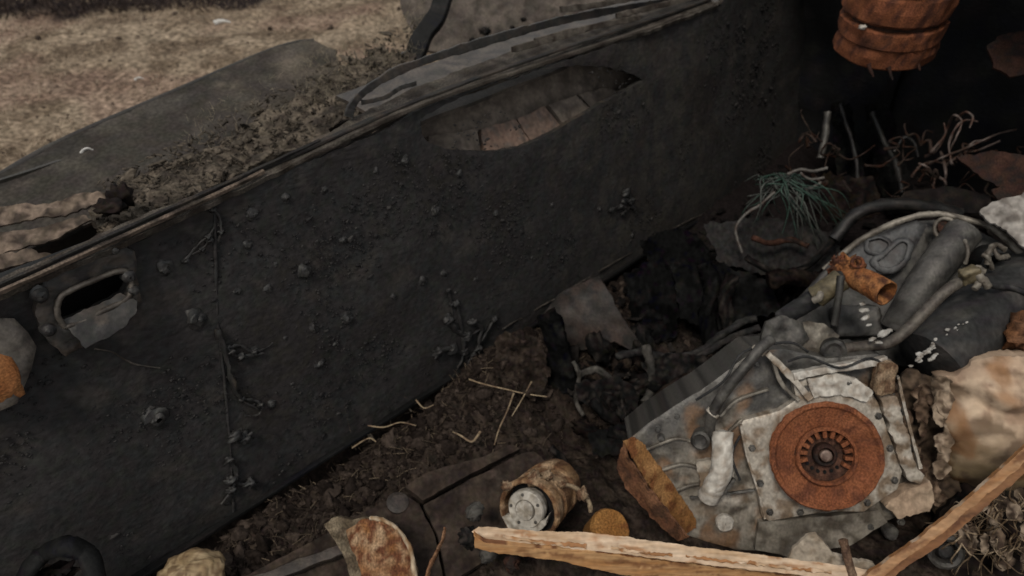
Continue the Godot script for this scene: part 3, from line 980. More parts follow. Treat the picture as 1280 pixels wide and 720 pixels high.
# ---------------------------------------------------------------- dark end of the hull
var BK: Pl
func dark_end():
	var h := hull_node
	var c := WALL.p3(Vector2(3.42, 0.0))
	c.y = 0.0
	var side := Vector3(WALL.n.x, 0, WALL.n.z).normalized()
	BK = Pl.new(c, -WALL.u, side)
	var mb := MB.new()
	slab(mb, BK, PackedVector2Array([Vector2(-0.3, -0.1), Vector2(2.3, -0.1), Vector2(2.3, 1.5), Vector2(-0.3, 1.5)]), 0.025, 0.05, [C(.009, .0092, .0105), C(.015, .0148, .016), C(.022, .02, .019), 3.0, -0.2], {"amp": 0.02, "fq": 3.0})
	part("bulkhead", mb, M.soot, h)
	# roof left over the dark end, and the far side wall
	var RF := Pl.new(c + Vector3(0, 1.5, 0), Vector3.UP, side)
	mb = MB.new()
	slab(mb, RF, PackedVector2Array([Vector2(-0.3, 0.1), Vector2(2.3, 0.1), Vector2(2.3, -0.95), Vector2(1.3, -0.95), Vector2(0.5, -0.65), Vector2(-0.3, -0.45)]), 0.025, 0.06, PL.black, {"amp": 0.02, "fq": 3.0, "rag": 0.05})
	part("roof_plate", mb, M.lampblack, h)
	var FS := Pl.new(c + side * 2.0, -side, WALL.u * -1.0)
	mb = MB.new()
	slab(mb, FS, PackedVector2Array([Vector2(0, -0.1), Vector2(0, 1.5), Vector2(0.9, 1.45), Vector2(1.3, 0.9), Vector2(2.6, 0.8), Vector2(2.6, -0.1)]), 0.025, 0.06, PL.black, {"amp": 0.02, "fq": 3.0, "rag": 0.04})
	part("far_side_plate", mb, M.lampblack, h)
	# gusset and ribs on the bulkhead
	for x in [0.35, 0.95, 1.5]:
		mb = MB.new()
		bar(mb, [BK.p3(Vector2(x, 0.1), 0.03), BK.p3(Vector2(x + 0.03, 0.7), 0.035), BK.p3(Vector2(x + 0.02, 1.4), 0.03)], side, 0.05, 0.05, PL.black, 0.4)
		part("wall_rib", mb, M.soot, h)
	# drum of rusty ribs hung from the roof
	var at := P(1104, 62, 2.75)
	var ax := Vector3(-0.06, 1.0, 0.1).normalized()
	var d := thing("rusty_drum", "ribbed rusty drum hanging at the top over the dark end", "drum", at)
	var R := 0.178
	var ribs := [[0.0, .075, .96], [.072, .065, 1.0], [.155, .10, 1.02], [.262, .1, 1.0]]
	for k in ribs.size():
		mb = MB.new()
		var r: float = R * ribs[k][2]
		var y0: float = ribs[k][0]
		var hh: float = ribs[k][1]
		lathe(mb, at, ax, [r * 0.72, y0 + 0.004, r * 0.955, y0, r * 0.995, y0 + hh * 0.1, r, y0 + hh * 0.5, r * 0.99, y0 + hh * 0.9, r * 0.95, y0 + hh, r * 0.7, y0 + hh], 64, PL.rust, {"amp": 0.011, "fq": 13.0})
		part("rib", mb, M.rust, d)
	mb = MB.new()
	lathe(mb, at, ax, [0.0, 0.012, R * 0.9, 0.012, R * 0.86, 0.4, 0, 0.4], 40, PL.rustdark, {"amp": 0.01})
	part("core", mb, M.rust, d)
	mb = MB.new()
	tube(mb, [at + ax * 0.38, at + ax * 0.6, Vector3(at.x - 0.03, 1.5, at.z)], 0.03, 10, PL.rustdark, {"amp": 0.3})
	part("hanger", mb, M.rust, d)
	mb = MB.new()
	lump(mb, P(1078, 34, 2.57), Vector3(.012, .009, .01), Basis.IDENTITY, 0.5, 1.0, PL.pale, 7)
	part("pale_chip", mb, M.ash, d)
	# torn tatters hanging off the bottom of the drum
	for q in [[1085, 84, 1092, 96], [1110, 88, 1116, 100], [1146, 78, 1150, 88]]:
		mb = MB.new()
		tube(mb, [P(q[0], q[1] - 4, 2.62), P(q[2], q[3], 2.62)], 0.009, 6, PL.rustdark, {"amp": 0.6, "r2": 0.003})
		part("tatter", mb, M.rust, d)
	# pale hanging rods and black hanging sheets
	var rods := [[[1034, 140, 1032, 165, 1026, 198], 3.0, .014, "alloydark", "short grey rod hanging left of the black sheets"], [[1050, 130, 1056, 150, 1066, 180, 1072, 220, 1068, 260], 3.05, .009, "char", "long thin bent cable hanging in the dark end"], [[1090, 140, 1104, 175, 1120, 205, 1128, 240], 3.0, .012, "char", "dark bent bar leaning in the dark end"], [[1118, 190, 1130, 172, 1142, 178, 1148, 196], 2.9, .006, "char", "small hooked wire in the dark end, beside the wire tangle"]]
	for r in rods:
		mb = MB.new()
		var pts := []
		for i in range(0, r[0].size(), 2): pts.append(P(r[0][i], r[0][i + 1], r[1]))
		tube(mb, pts, r[2], 7, PL[r[3]], {"amp": 0.4})
		single("hanging_rod", mb, M.metal, r[4], "rod")
	for q in [[[1040, 130, 1062, 128, 1078, 200, 1082, 262, 1050, 266, 1044, 200], 3.1, "narrow black sheet hanging under the rusty drum, left one"], [[1080, 130, 1112, 132, 1128, 190, 1150, 262, 1110, 268, 1092, 200], 3.06, "wider black sheet hanging under the rusty drum, right one"]]:
		var hp := Pl.new(P(q[0][0], q[0][1], q[1]), Vector3(-0.2, 0.3, 1), Vector3.RIGHT)
		mb = MB.new()
		slab(mb, hp, poly(hp, q[0]), 0.005, 0.02, PL.soot_dark, {"amp": 0.03, "fq": 7.0, "rag": 0.012})
		single("hanging_sheet", mb, M.lampblack, q[2], "metal sheet")
	# pale wire tangle
	var tg := thing("wire_tangle", "tangle of pale bare wires sticking up at the right", "wires", P(1185, 230, 2.8))
	var ws := [[1156, 196, 1172, 186, 1184, 160, 1192, 144, 1202, 152, 1196, 170, 1186, 190], [1190, 206, 1186, 180, 1196, 158, 1208, 150, 1222, 152], [1160, 206, 1180, 196, 1210, 184, 1236, 172, 1252, 166, 1270, 162], [1148, 204, 1160, 210, 1168, 222, 1166, 236], [1176, 190, 1182, 214, 1180, 236, 1172, 240, 1164, 230], [1200, 200, 1216, 178, 1232, 176, 1240, 170], [1140, 220, 1150, 208, 1164, 202, 1180, 204], [1184, 206, 1196, 196, 1206, 190, 1222, 188, 1250, 176], [1164, 190, 1176, 176, 1182, 166, 1180, 154], [1172, 220, 1182, 228, 1180, 240, 1170, 242], [1196, 150, 1206, 140, 1216, 146, 1212, 160]]
	for w in ws:
		var pts := []
		for i in range(0, w.size(), 2): pts.append(P(w[i], w[i + 1], 2.8 + 0.05 * sin(w[i] * 0.3 + i)))
		mb = MB.new()
		tube(mb, pts, 0.0055, 6, [C(.1, .075, .065), C(.17, .13, .115), C(.1, .05, .035), 12.0, -0.1], {"amp": 0.6, "r2": 0.003})
		part("wire", mb, M.metal, tg)
	var sw := thing("scrap_wires", "dark brown wires and roots tangled along the foot of the bulkhead", "wires", P(1120, 250, 2.9))
	for k in 34:
		var x := rng.randf_range(995, 1285)
		var y := rng.randf_range(170, 262)
		var deep := rng.randf_range(2.72, 2.95)
		var pp := []
		for j in 5:
			pp.append(P(x, y, deep))
			x += rng.randf_range(-16, 20)
			y += rng.randf_range(-18, 15)
			deep += rng.randf_range(-0.03, 0.03)
		mb = MB.new()
		tube(mb, pp, rng.randf_range(.003, .008), 6, [C(.022, .017, .0145), C(.048, .034, .028), C(.028, .014, .01), 12.0, -0.05], {"amp": 0.6, "r2": 0.002})
		part("wire", mb, M.ash, sw)
	# green cable tuft
	var gt := thing("green_cable_tuft", "tuft of burnt green cable strands drooping in the heap", "cables", P(975, 240, 2.75))
	for k in 54:
		var a := rng.randf()
		var x0 := 962 + rng.randf_range(0, 34)
		var y0 := 222 + rng.randf_range(-6, 8)
		var x1 := lerpf(926, 1062, a) + rng.randf_range(-12, 12)
		var y1 := 312 - 1.6 * absf(a - 0.6) * 60 + rng.randf_range(-46, 12)
		var dz := rng.randf_range(-0.05, 0.03)
		mb = MB.new()
		tube(mb, [P(x0, y0, 2.76 + dz), P(lerpf(x0, x1, 0.35) + rng.randf_range(-20, 20), lerpf(y0, y1, 0.18) + rng.randf_range(-6, 10), 2.7 + dz), P(lerpf(x0, x1, 0.8) + rng.randf_range(-9, 9), lerpf(y0, y1, 0.6) + rng.randf_range(-8, 8), 2.7 + dz), P(x1, y1, 2.74 + dz)], 0.0024 + 0.0022 * rng.randf(), 5, PL.green if rng.randf() < 0.6 else [C(.06, .07, .06), C(.1, .11, .095), C(.05, .05, .045), 12.0, -0.1], {"r2": 0.0015, "amp": 0.3})
		part("strand", mb, M.metal, gt)
	for w in [[[968, 240, 950, 256, 932, 268, 920, 284, 922, 300, 928, 316], .009], [[984, 218, 1000, 212, 1016, 214, 1034, 210], .010], [[990, 232, 1010, 236, 1026, 228], .009], [[1000, 216, 1012, 224, 1030, 222], .008]]:
		mb = MB.new()
		var pts := []
		for i in range(0, w[0].size(), 2): pts.append(P(w[0][i], w[0][i + 1], 2.68))
		tube(mb, pts, w[1] * 0.6, 7, [C(.1, .09, .08), C(.15, .135, .12), C(.07, .045, .035), 10.0, -0.1], {"amp": 0.4})
		part("thick_cable", mb, M.metal, gt)
	# reddish plates and ledge pieces on the right
	var rp := [
		[[1196, 196, 1240, 188, 1290, 196, 1290, 246, 1262, 240, 1226, 222], 2.6, "rustdark", "dull reddish plate at the right edge below the wire tangle"],
		[[1234, 56, 1252, 42, 1290, 36, 1290, 92, 1262, 96, 1242, 84], 2.6, "rustdark", "rounded dull red plate high at the right edge"],
		[[1240, 236, 1290, 226, 1290, 252, 1250, 254], 2.5, "rustdark", "narrow dark red strip at right edge above the pale rag"],
		[[1130, 240, 1180, 232, 1236, 242, 1240, 262, 1180, 270, 1120, 262], 2.7, "charbrown", "flat brown plate below the wire tangle"]]
	for q in rp:
		var hp := Pl.new(P(q[0][0], q[0][1], q[1]), Vector3(-0.3, 0.75, 0.65), Vector3.RIGHT)
		mb = MB.new()
		slab(mb, hp, poly(hp, q[0]), 0.012, 0.015, PL[q[2]], {"amp": 0.012, "fq": 9.0, "rag": 0.006})
		single("red_plate", mb, M.rust, q[3], "metal plate")
	mb = MB.new()
	var pts := []
	for q in [[1042, 300], [1070, 268], [1110, 256], [1160, 258], [1200, 268]]: pts.append(P(q[0], q[1], 2.62))
	tube(mb, pts, 0.022, 12, PL.char, {"amp": 0.3})
	single("curved_pipe", mb, M.metal, "thick dark brown pipe curving behind the rounded hood", "pipe")

# ---------------------------------------------------------------- the inside floor and the burnt heap
func soil_h(x: float, z: float) -> float:
	var p := Vector3(x, 0, z)
	var q := WALL.p2(p)
	var dist := (p - WALL.o).dot(Vector3(WALL.n.x, 0, WALL.n.z).normalized())
	var h := 0.03 + 0.05 * N(p * 2.0) + 0.03 * N(p * 6.0) + 0.016 * N(p * 17.0) + 0.008 * N(p * 42.0)
	h += 0.10 * exp(-pow((q.x - 1.25) / 0.3, 2.0)) * exp(-pow((dist - 0.13) / 0.16, 2.0))
	h += 0.03 * exp(-pow((dist - 0.25) / 0.2, 2.0))
	h -= 0.11 * exp(-pow(dist / 0.05, 2.0)) * smoothstep(2.6, 2.0, q.x)
	h += 0.14 * smoothstep(0.7, 2.0, x) * smoothstep(-1.8, -2.6, z)
	return h

func heap():
	var mb := MB.new()
	var gx := lines([[-1.6, 20], [-0.8, 150], [1.0, 90], [2.4, 30], [3.4, 0]])
	var gz := lines([[-4.2, 20], [-2.8, 170], [-0.9, 10], [0.4, 0]])
	var side := Vector3(WALL.n.x, 0, WALL.n.z).normalized()
	for z in gz:
		for x in gx:
			var hh := soil_h(x, z)
			var p := Vector3(x, hh, z)
			if (p - WALL.o).dot(side) < -0.12: p.y = -0.2
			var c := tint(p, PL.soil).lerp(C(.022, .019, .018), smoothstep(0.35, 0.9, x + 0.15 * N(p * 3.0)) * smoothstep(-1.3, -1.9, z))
			mb.add(p, c)
	var n: int = gx.size()
	for j in gz.size() - 1:
		for i in n - 1:
			mb.quad(j * n + i, j * n + i + 1, (j + 1) * n + i + 1, (j + 1) * n + i)
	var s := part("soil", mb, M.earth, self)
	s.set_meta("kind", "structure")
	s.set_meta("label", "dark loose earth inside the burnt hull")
	# clods, flakes and shards
	var lm := MB.new()
	lump(lm, Vector3.ZERO, Vector3.ONE, Basis.IDENTITY, 0.6, 12.3, [Color.WHITE, C(.8, .8, .8), C(.6, .6, .6), 2.0, -0.2], 6)
	var xf := []
	var cols := []
	for i in 9000:
		var x := rng.randf_range(-1.1, 1.1)
		var q := WALL.u * rng.randf_range(0.0, 2.3) + side * (0.02 + absf(rng.randfn(0, 0.22)))
		var p := WALL.o + q
		p.y = soil_h(p.x, p.z) - 0.002
		var sz := rng.randf_range(0.002, 0.008) * (1.0 + 2.2 * float(rng.randf() < 0.05))
		xf.append(Transform3D(rand_basis() * Basis.from_scale(Vector3(sz * rng.randf_range(0.8, 1.8), sz * 0.7, sz)), p))
		cols.append(C(.028, .021, .018).lerp(C(.11, .083, .068), rng.randf() ** 2.6))
	scatter("soil_clods", lm.mesh(), M.earth, xf, cols).set_meta("label", "clods of brown earth along the foot of the hull plate")
	var bl := MB.new()
	tube(bl, [Vector3(-0.5, 0, 0), Vector3(0, 0.08, 0.05), Vector3(0.5, 0, 0)], 0.02, 4, [Color.WHITE, Color.WHITE, Color.WHITE, 1.0, -1.0], {"per": 3})
	xf = []; cols = []
	for i in 700:
		var p := WALL.o + WALL.u * rng.randf_range(0.0, 1.7) + side * (0.02 + absf(rng.randfn(0, 0.2)))
		p.y = soil_h(p.x, p.z) + 0.004
		var sz := rng.randf_range(0.02, 0.07)
		xf.append(Transform3D(Basis(Vector3.UP, rng.randf() * TAU) * Basis(Vector3.BACK, rng.randf_range(-0.4, 0.4)) * Basis.from_scale(Vector3(sz, 0.06, 0.06)), p))
		cols.append(C(.05, .038, .03).lerp(C(.24, .185, .13), rng.randf() ** 3))
	scatter("soil_straw", bl.mesh(), M.straw, xf, cols).set_meta("label", "bits of straw and root in the brown earth")
	# charred shards over the dark part of the floor
	var sh := MB.new()
	rbox(sh, Vector3.ZERO, Basis.IDENTITY, Vector3(2.0, 0.16, 1.0), 0.05, [Color.WHITE, C(.8, .8, .8), C(.6, .6, .6), 1.0, -0.2], 0.22, 1.2, 4)
	xf = []; cols = []
	for i in 2600:
		var p := G(rng.randf_range(700, 1650), rng.randf_range(215, 700), 0.1)
		if (p - WALL.o).dot(side) < 0.05 or (p.z > -1.75 and p.x < 1.75): continue
		p.y = soil_h(p.x, p.z) + rng.randf_range(0.0, 0.05)
		var sz := rng.randf_range(0.008, 0.03)
		xf.append(Transform3D(Basis(Vector3(rng.randf_range(-1, 1), rng.randf_range(-0.3, 0.3), rng.randf_range(-1, 1)).normalized(), rng.randf_range(-0.9, 0.9)) * Basis(Vector3.UP, rng.randf() * TAU) * Basis.from_scale(Vector3(sz, sz, sz)), p))
		cols.append(C(.012, .011, .011).lerp(C(.05, .043, .039), rng.randf() ** 3.0))
	scatter("charred_shards", sh.mesh(), M.lampblack, xf, cols).set_meta("label", "charred shards covering the dark floor behind the engine")
	# bent brown plate and the dark post under the edge of the hull plate
	var BP := Pl.new(P(740, 395, 2.62), Vector3(-0.25, 0.35, 0.9), Vector3.RIGHT)
	mb = MB.new()
	slab(mb, BP, poly(BP, [676, 396, 700, 366, 748, 346, 762, 368, 786, 410, 802, 434, 790, 440, 768, 426, 750, 434, 726, 438, 716, 430, 708, 452, 700, 470, 690, 440]), 0.01, 0.013, [C(.056, .046, .04), C(.082, .056, .046), C(.038, .033, .03), 6.0, -0.1], {"amp": 0.014, "fq": 5.0, "rag": 0.004})
	single("bent_brown_plate", mb, M.metal, "bent brown plate sticking out from under the hull side", "metal plate")
	mb = MB.new()
	var DP := Pl.new(P(700, 470, 2.5), Vector3(-0.3, 0.3, 0.9), Vector3.RIGHT)
	slab(mb, DP, poly(DP, [666, 402, 690, 388, 702, 410, 712, 446, 722, 480, 732, 520, 728, 575, 690, 580, 682, 520, 684, 470, 680, 430]), 0.03, 0.012, PL.soot_dark, {"amp": 0.018, "fq": 9.0, "rag": 0.006, "bev": 0.006, "bend": func(q): return -2.5 * q.x * q.x})
	single("dark_post", mb, M.lampblack, "broad dark post standing right of the earth mound", "post")
	# named pieces of the burnt heap: kind, photo outline, depth, palette, label
	var tubes := [
		[[722, 470, 745, 462, 768, 478, 790, 486, 808, 470], 2.5, .012, "alloydark", "grey crooked rod lying in the heap beside the dark post"],
		[[806, 432, 812, 452, 816, 480, 806, 504], 2.45, .016, "alloydark", "short upright grey pipe stub in the burnt heap"],
		[[770, 446, 800, 440, 830, 446, 870, 442, 900, 420, 930, 402, 946, 398], 2.5, .013, "bolt", "long black cable running across the heap to the engine"],
		[[860, 456, 890, 436, 920, 420, 950, 410], 2.46, .012, "soot", "second black cable below the long one over the heap"],
		[[740, 500, 760, 520, 800, 530, 850, 524, 884, 510], 2.4, .018, "char", "thick charred hose sagging left of the engine casing"],
		[[880, 330, 890, 360, 884, 400, 892, 430], 2.65, .03, "soot_dark", "vertical dark pipe in the hollow behind the heap"],
		[[916, 345, 906, 372, 912, 410], 2.6, .024, "char", "short dark pipe beside the vertical one in the hollow"],
		[[932, 322, 970, 340, 1010, 332, 1040, 300], 2.62, .012, "char", "dark curved cable under the green tuft"],
		[[960, 352, 990, 346, 1020, 352, 1036, 345], 2.55, .03, "charbrown", "brown charred roll lying behind the olive tube"],
		[[940, 296, 962, 304, 990, 300, 1010, 308], 2.66, .010, "rustdark", "thin rusty rod under the ends of the green tuft"],
		[[820, 500, 846, 478, 872, 470, 902, 478], 2.38, .014, "charbrown", "brown bent pipe lying on the heap by the engine"],
		[[760, 540, 790, 548, 810, 536, 826, 540], 2.3, .02, "char", "charred pipe stub above the rusty fin"],
		[[716, 452, 724, 470, 720, 500, 730, 520], 2.46, .008, "alloydark", "thin grey rod leaning on the dark post"],
		[[688, 560, 704, 575, 716, 600, 712, 626], 2.2, .012, "char", "short charred rod above the roller"]]
	for t in tubes:
		mb = MB.new()
		pts_tube(mb, t[0], t[1], t[2], PL[t[3]], 0.4)
		single("charred_pipe", mb, M.lampblack, t[4], "pipe")
	var sheets := [
		[[800, 452, 846, 440, 880, 446, 900, 470, 862, 486, 820, 480], 2.46, "char", "crumpled charred sheet under the long cable"],
		[[720, 478, 770, 470, 800, 490, 796, 516, 740, 514, 724, 500], 2.44, "char", "dusty dark sheet lying right of the dark post"],
		[[862, 470, 930, 420, 960, 420, 944, 444, 884, 500, 860, 496], 2.34, "soot", "long dark sheet leaning on the engine's upper left"],
		[[736, 540, 820, 520, 870, 512, 840, 545, 790, 566, 742, 570], 2.3, "soot_dark", "black sheet lying above the rusty fin"],
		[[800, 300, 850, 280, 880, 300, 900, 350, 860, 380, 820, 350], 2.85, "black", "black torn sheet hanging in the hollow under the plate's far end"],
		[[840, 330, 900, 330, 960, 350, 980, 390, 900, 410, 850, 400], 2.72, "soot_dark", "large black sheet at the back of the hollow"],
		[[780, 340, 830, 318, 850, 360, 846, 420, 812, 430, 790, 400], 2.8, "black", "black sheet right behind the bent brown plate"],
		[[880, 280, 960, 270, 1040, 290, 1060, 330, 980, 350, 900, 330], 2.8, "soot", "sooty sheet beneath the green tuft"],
		[[1030, 215, 1090, 222, 1110, 260, 1060, 285, 1020, 270], 2.8, "charbrown", "brownish sheet beside the green tuft"],
		[[620, 420, 650, 412, 676, 424, 690, 470, 668, 500, 632, 486, 616, 452], 2.5, "soil", "crumbling brown slab standing at the foot of the hull plate"]]
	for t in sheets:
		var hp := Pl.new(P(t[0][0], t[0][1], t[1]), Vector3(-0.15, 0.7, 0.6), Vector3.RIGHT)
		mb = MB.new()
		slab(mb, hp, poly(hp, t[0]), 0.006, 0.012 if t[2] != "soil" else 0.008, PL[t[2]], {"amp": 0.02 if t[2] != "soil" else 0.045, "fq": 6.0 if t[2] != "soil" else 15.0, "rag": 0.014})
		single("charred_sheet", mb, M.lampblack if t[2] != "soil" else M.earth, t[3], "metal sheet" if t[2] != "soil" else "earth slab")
	# lumps in the heap that nothing tells apart
	for k in 60:
		var x := rng.randf_range(725, 1010)
		var y := rng.randf_range(300, 560)
		if y > 470 and x > 880: continue
		if y < 430 and x < 820: continue
		var g := G(x, y, 0.12)
		if (g - WALL.o).dot(side) < 0.1: continue
		mb = MB.new()
		var sz := rng.randf_range(0.018, 0.05)
		lump(mb, g, Vector3(sz * 1.4, sz * 0.7, sz), rand_basis(), 0.45, k * 3.1, PL.char if k % 3 else PL.charbrown, 10)
		single("charred_lump", mb, M.lampblack, "charred lump in the burnt heap between hull plate and engine", "debris", "charred lumps in the burnt heap")

func pts_tube(mb: MB, px: Array, d: float, r: float, pal: Array, amp := 0.0, o := {}):
	var pts := []
	if px[0] is Array:
		for q in px: pts.append(P(q[0], q[1], d if q.size() < 3 else q[2]))
	else:
		for i in range(0, px.size(), 2): pts.append(P(px[i], px[i + 1], d + 0.012 * sin(i * 1.9)))
	var oo := {"amp": amp}
	oo.merge(o, true)
	tube(mb, pts, r, 8 if r < 0.02 else 16, pal, oo)

# ---------------------------------------------------------------- things lying in the earth
func soil_pieces():
	# straws and roots
	var tw := [[[586, 474, 604, 480, 630, 486, 656, 492, 684, 496], "long pale root arching across the earth mound", .0028], [[676, 456, 664, 478, 652, 500, 640, 520], "pale straw crossing the long root", .0026], [[642, 492, 634, 514, 624, 536, 618, 556], "pale straw hanging below the long root", .003], [[600, 540, 590, 552, 575, 544, 566, 540], "crooked pale root end in the earth above the channel bar", .0045], [[460, 532, 480, 534, 500, 528, 520, 532], "short pale straw in the earth bank, left of the others", .0025], [[520, 500, 530, 510, 542, 506], "bent straw close under the hull plate edge", .0028], [[440, 560, 460, 548, 470, 552], "straw lowest in the earth bank", .0025]]
	var mb: MB
	for t in tw:
		mb = MB.new()
		var pts := []
		for i in range(0, t[0].size(), 2): pts.append(G(t[0][i], t[0][i + 1], 0.14 if t[0][i] > 570 else 0.1))
		tube(mb, pts, t[2], 5, PL.twig, {"amp": 0.3, "r2": t[2] * 0.6})
		single("pale_root", mb, M.straw, t[1], "root")
	# flat channel bar with a groove and a round boss
	var cb := thing("channel_bar", "flat dark brown channel bar with a groove lying in the earth", "metal bar", G(560, 640, 0.1))
	var CP := Pl.new(G(560, 630, 0.13), Vector3(0.12, 1, 0.25), Vector3.RIGHT)
	var pc := [C(.042, .031, .0255), C(.062, .046, .036), C(.03, .0225, .019), 6.0, -0.1]
	var pg := [[506, 608, 530, 592, 566, 580, 600, 572, 640, 554, 650, 560, 588, 592, 528, 625], [529, 630, 590, 597, 652, 565, 668, 562, 704, 596, 690, 650, 620, 690, 560, 730, 548, 668], [240, 750, 340, 700, 430, 652, 502, 612, 524, 628, 544, 668, 556, 730, 500, 760]]
	for k in 3:
		mb = MB.new()
		slab(mb, CP, poly(CP, pg[k]), 0.03, 0.014, pc, {"amp": 0.005, "fq": 9.0, "rag": 0.002, "off": [0.0, -0.006, -0.012][k], "bev": 0.003})
		part(["upper_web", "lower_web", "end_web"][k], mb, M.ash, cb)
	mb = MB.new()
	lathe(mb, on(CP, 497, 629, -0.014), CP.n, [.032, 0, .031, .006, .02, .009, 0, .010], 20, pc, {"amp": 0.002})
	part("boss", mb, M.metal, cb)
	mb = MB.new()
	bar(mb, [on(CP, 300, 735, -0.02), on(CP, 420, 690, 0.02), on(CP, 500, 660, 0.02)], CP.n, 0.02, 0.03, pc, 0.5)
	part("raised_edge", mb, M.metal, cb)
	# curved rusty shell in the foreground
	var sp := Pl.new(P(460, 690, 1.9), Vector3(-0.1, 0.75, 0.65), Vector3.RIGHT)
	var rs := thing("rusty_shell", "curved rusty shell with a pale flaking face at the bottom", "shell", G(460, 730, 0.1))
	mb = MB.new()
	slab(mb, sp, poly(sp, [430, 664, 452, 650, 472, 648, 494, 660, 512, 686, 520, 735, 456, 740, 446, 700]), 0.016, 0.008, [C(.3, .13, .05), C(.5, .33, .2), C(.18, .07, .035), 14.0, -0.02], {"amp": 0.01, "fq": 14.0, "rag": 0.004, "bend": func(q): return -2.2 * q.x * q.x})
	part("face", mb, M.rust, rs)
	mb = MB.new()
	slab(mb, sp, poly(sp, [402, 656, 414, 648, 440, 650, 468, 646, 450, 654, 432, 668, 446, 700, 456, 745, 440, 745, 428, 700]), 0.03, 0.008, [C(.2, .16, .11), C(.28, .22, .15), C(.12, .09, .06), 12.0, -0.1], {"amp": 0.008, "fq": 12.0, "off": -0.02, "rag": 0.004})
	part("flank", mb, M.rust, rs)
	mb = MB.new()
	var pts := []
	for q in [[462, 648], [478, 650], [497, 662], [513, 688], [521, 740]]: pts.append(on(sp, q[0], q[1], -0.004))
	tube(mb, pts, 0.0055, 7, [C(.4, .3, .2), C(.52, .42, .31), C(.28, .17, .09), 20.0, -0.05], {"amp": 0.6})
	part("pale_rim", mb, M.ash, rs)
	# small rusty curl beside it
	mb = MB.new()
	pts_tube(mb, [530, 740, 536, 712, 546, 690, 554, 672, 556, 660], 1.9, 0.014, [C(.3, .15, .08), C(.42, .25, .15), C(.18, .08, .04), 14.0, -0.05], 0.5, {"r2": 0.006, "flat": 0.4})
	single("rusty_curl", mb, M.rust, "narrow rusty curl of metal between shell and beam", "scrap")
	# straw-coloured broken block at the bottom left
	mb = MB.new()
	lump(mb, P(238, 722, 1.9), Vector3(.085, .055, .07), Basis(Vector3.UP, 0.6), 0.12, 4.4, [C(.26, .18, .095), C(.4, .3, .18), C(.17, .11, .06), 22.0, -0.05], 24, 1.5)
	single("broken_block", mb, M.beam, "straw coloured broken block at the bottom left on the earth", "block")
	# black hoop at the lower left with a pale scrap in it
	mb = MB.new()
	pts_tube(mb, [24, 742, 38, 708, 58, 690, 82, 683, 104, 690, 116, 708, 122, 742], 1.74, 0.016, PL.black, 0.2, {"flat": 1.6})
	single("black_hoop", mb, M.soot, "black rubber hoop at the bottom left against the hull plate", "hoop")
	mb = MB.new()
	lump(mb, P(66, 722, 1.78), Vector3(.05, .02, .03), Basis(Vector3.BACK, 0.3), 0.8, 9.0, PL.charbrown, 12)
	single("brown_scrap", mb, M.ash, "brown scrap lying inside the black hoop", "scrap")

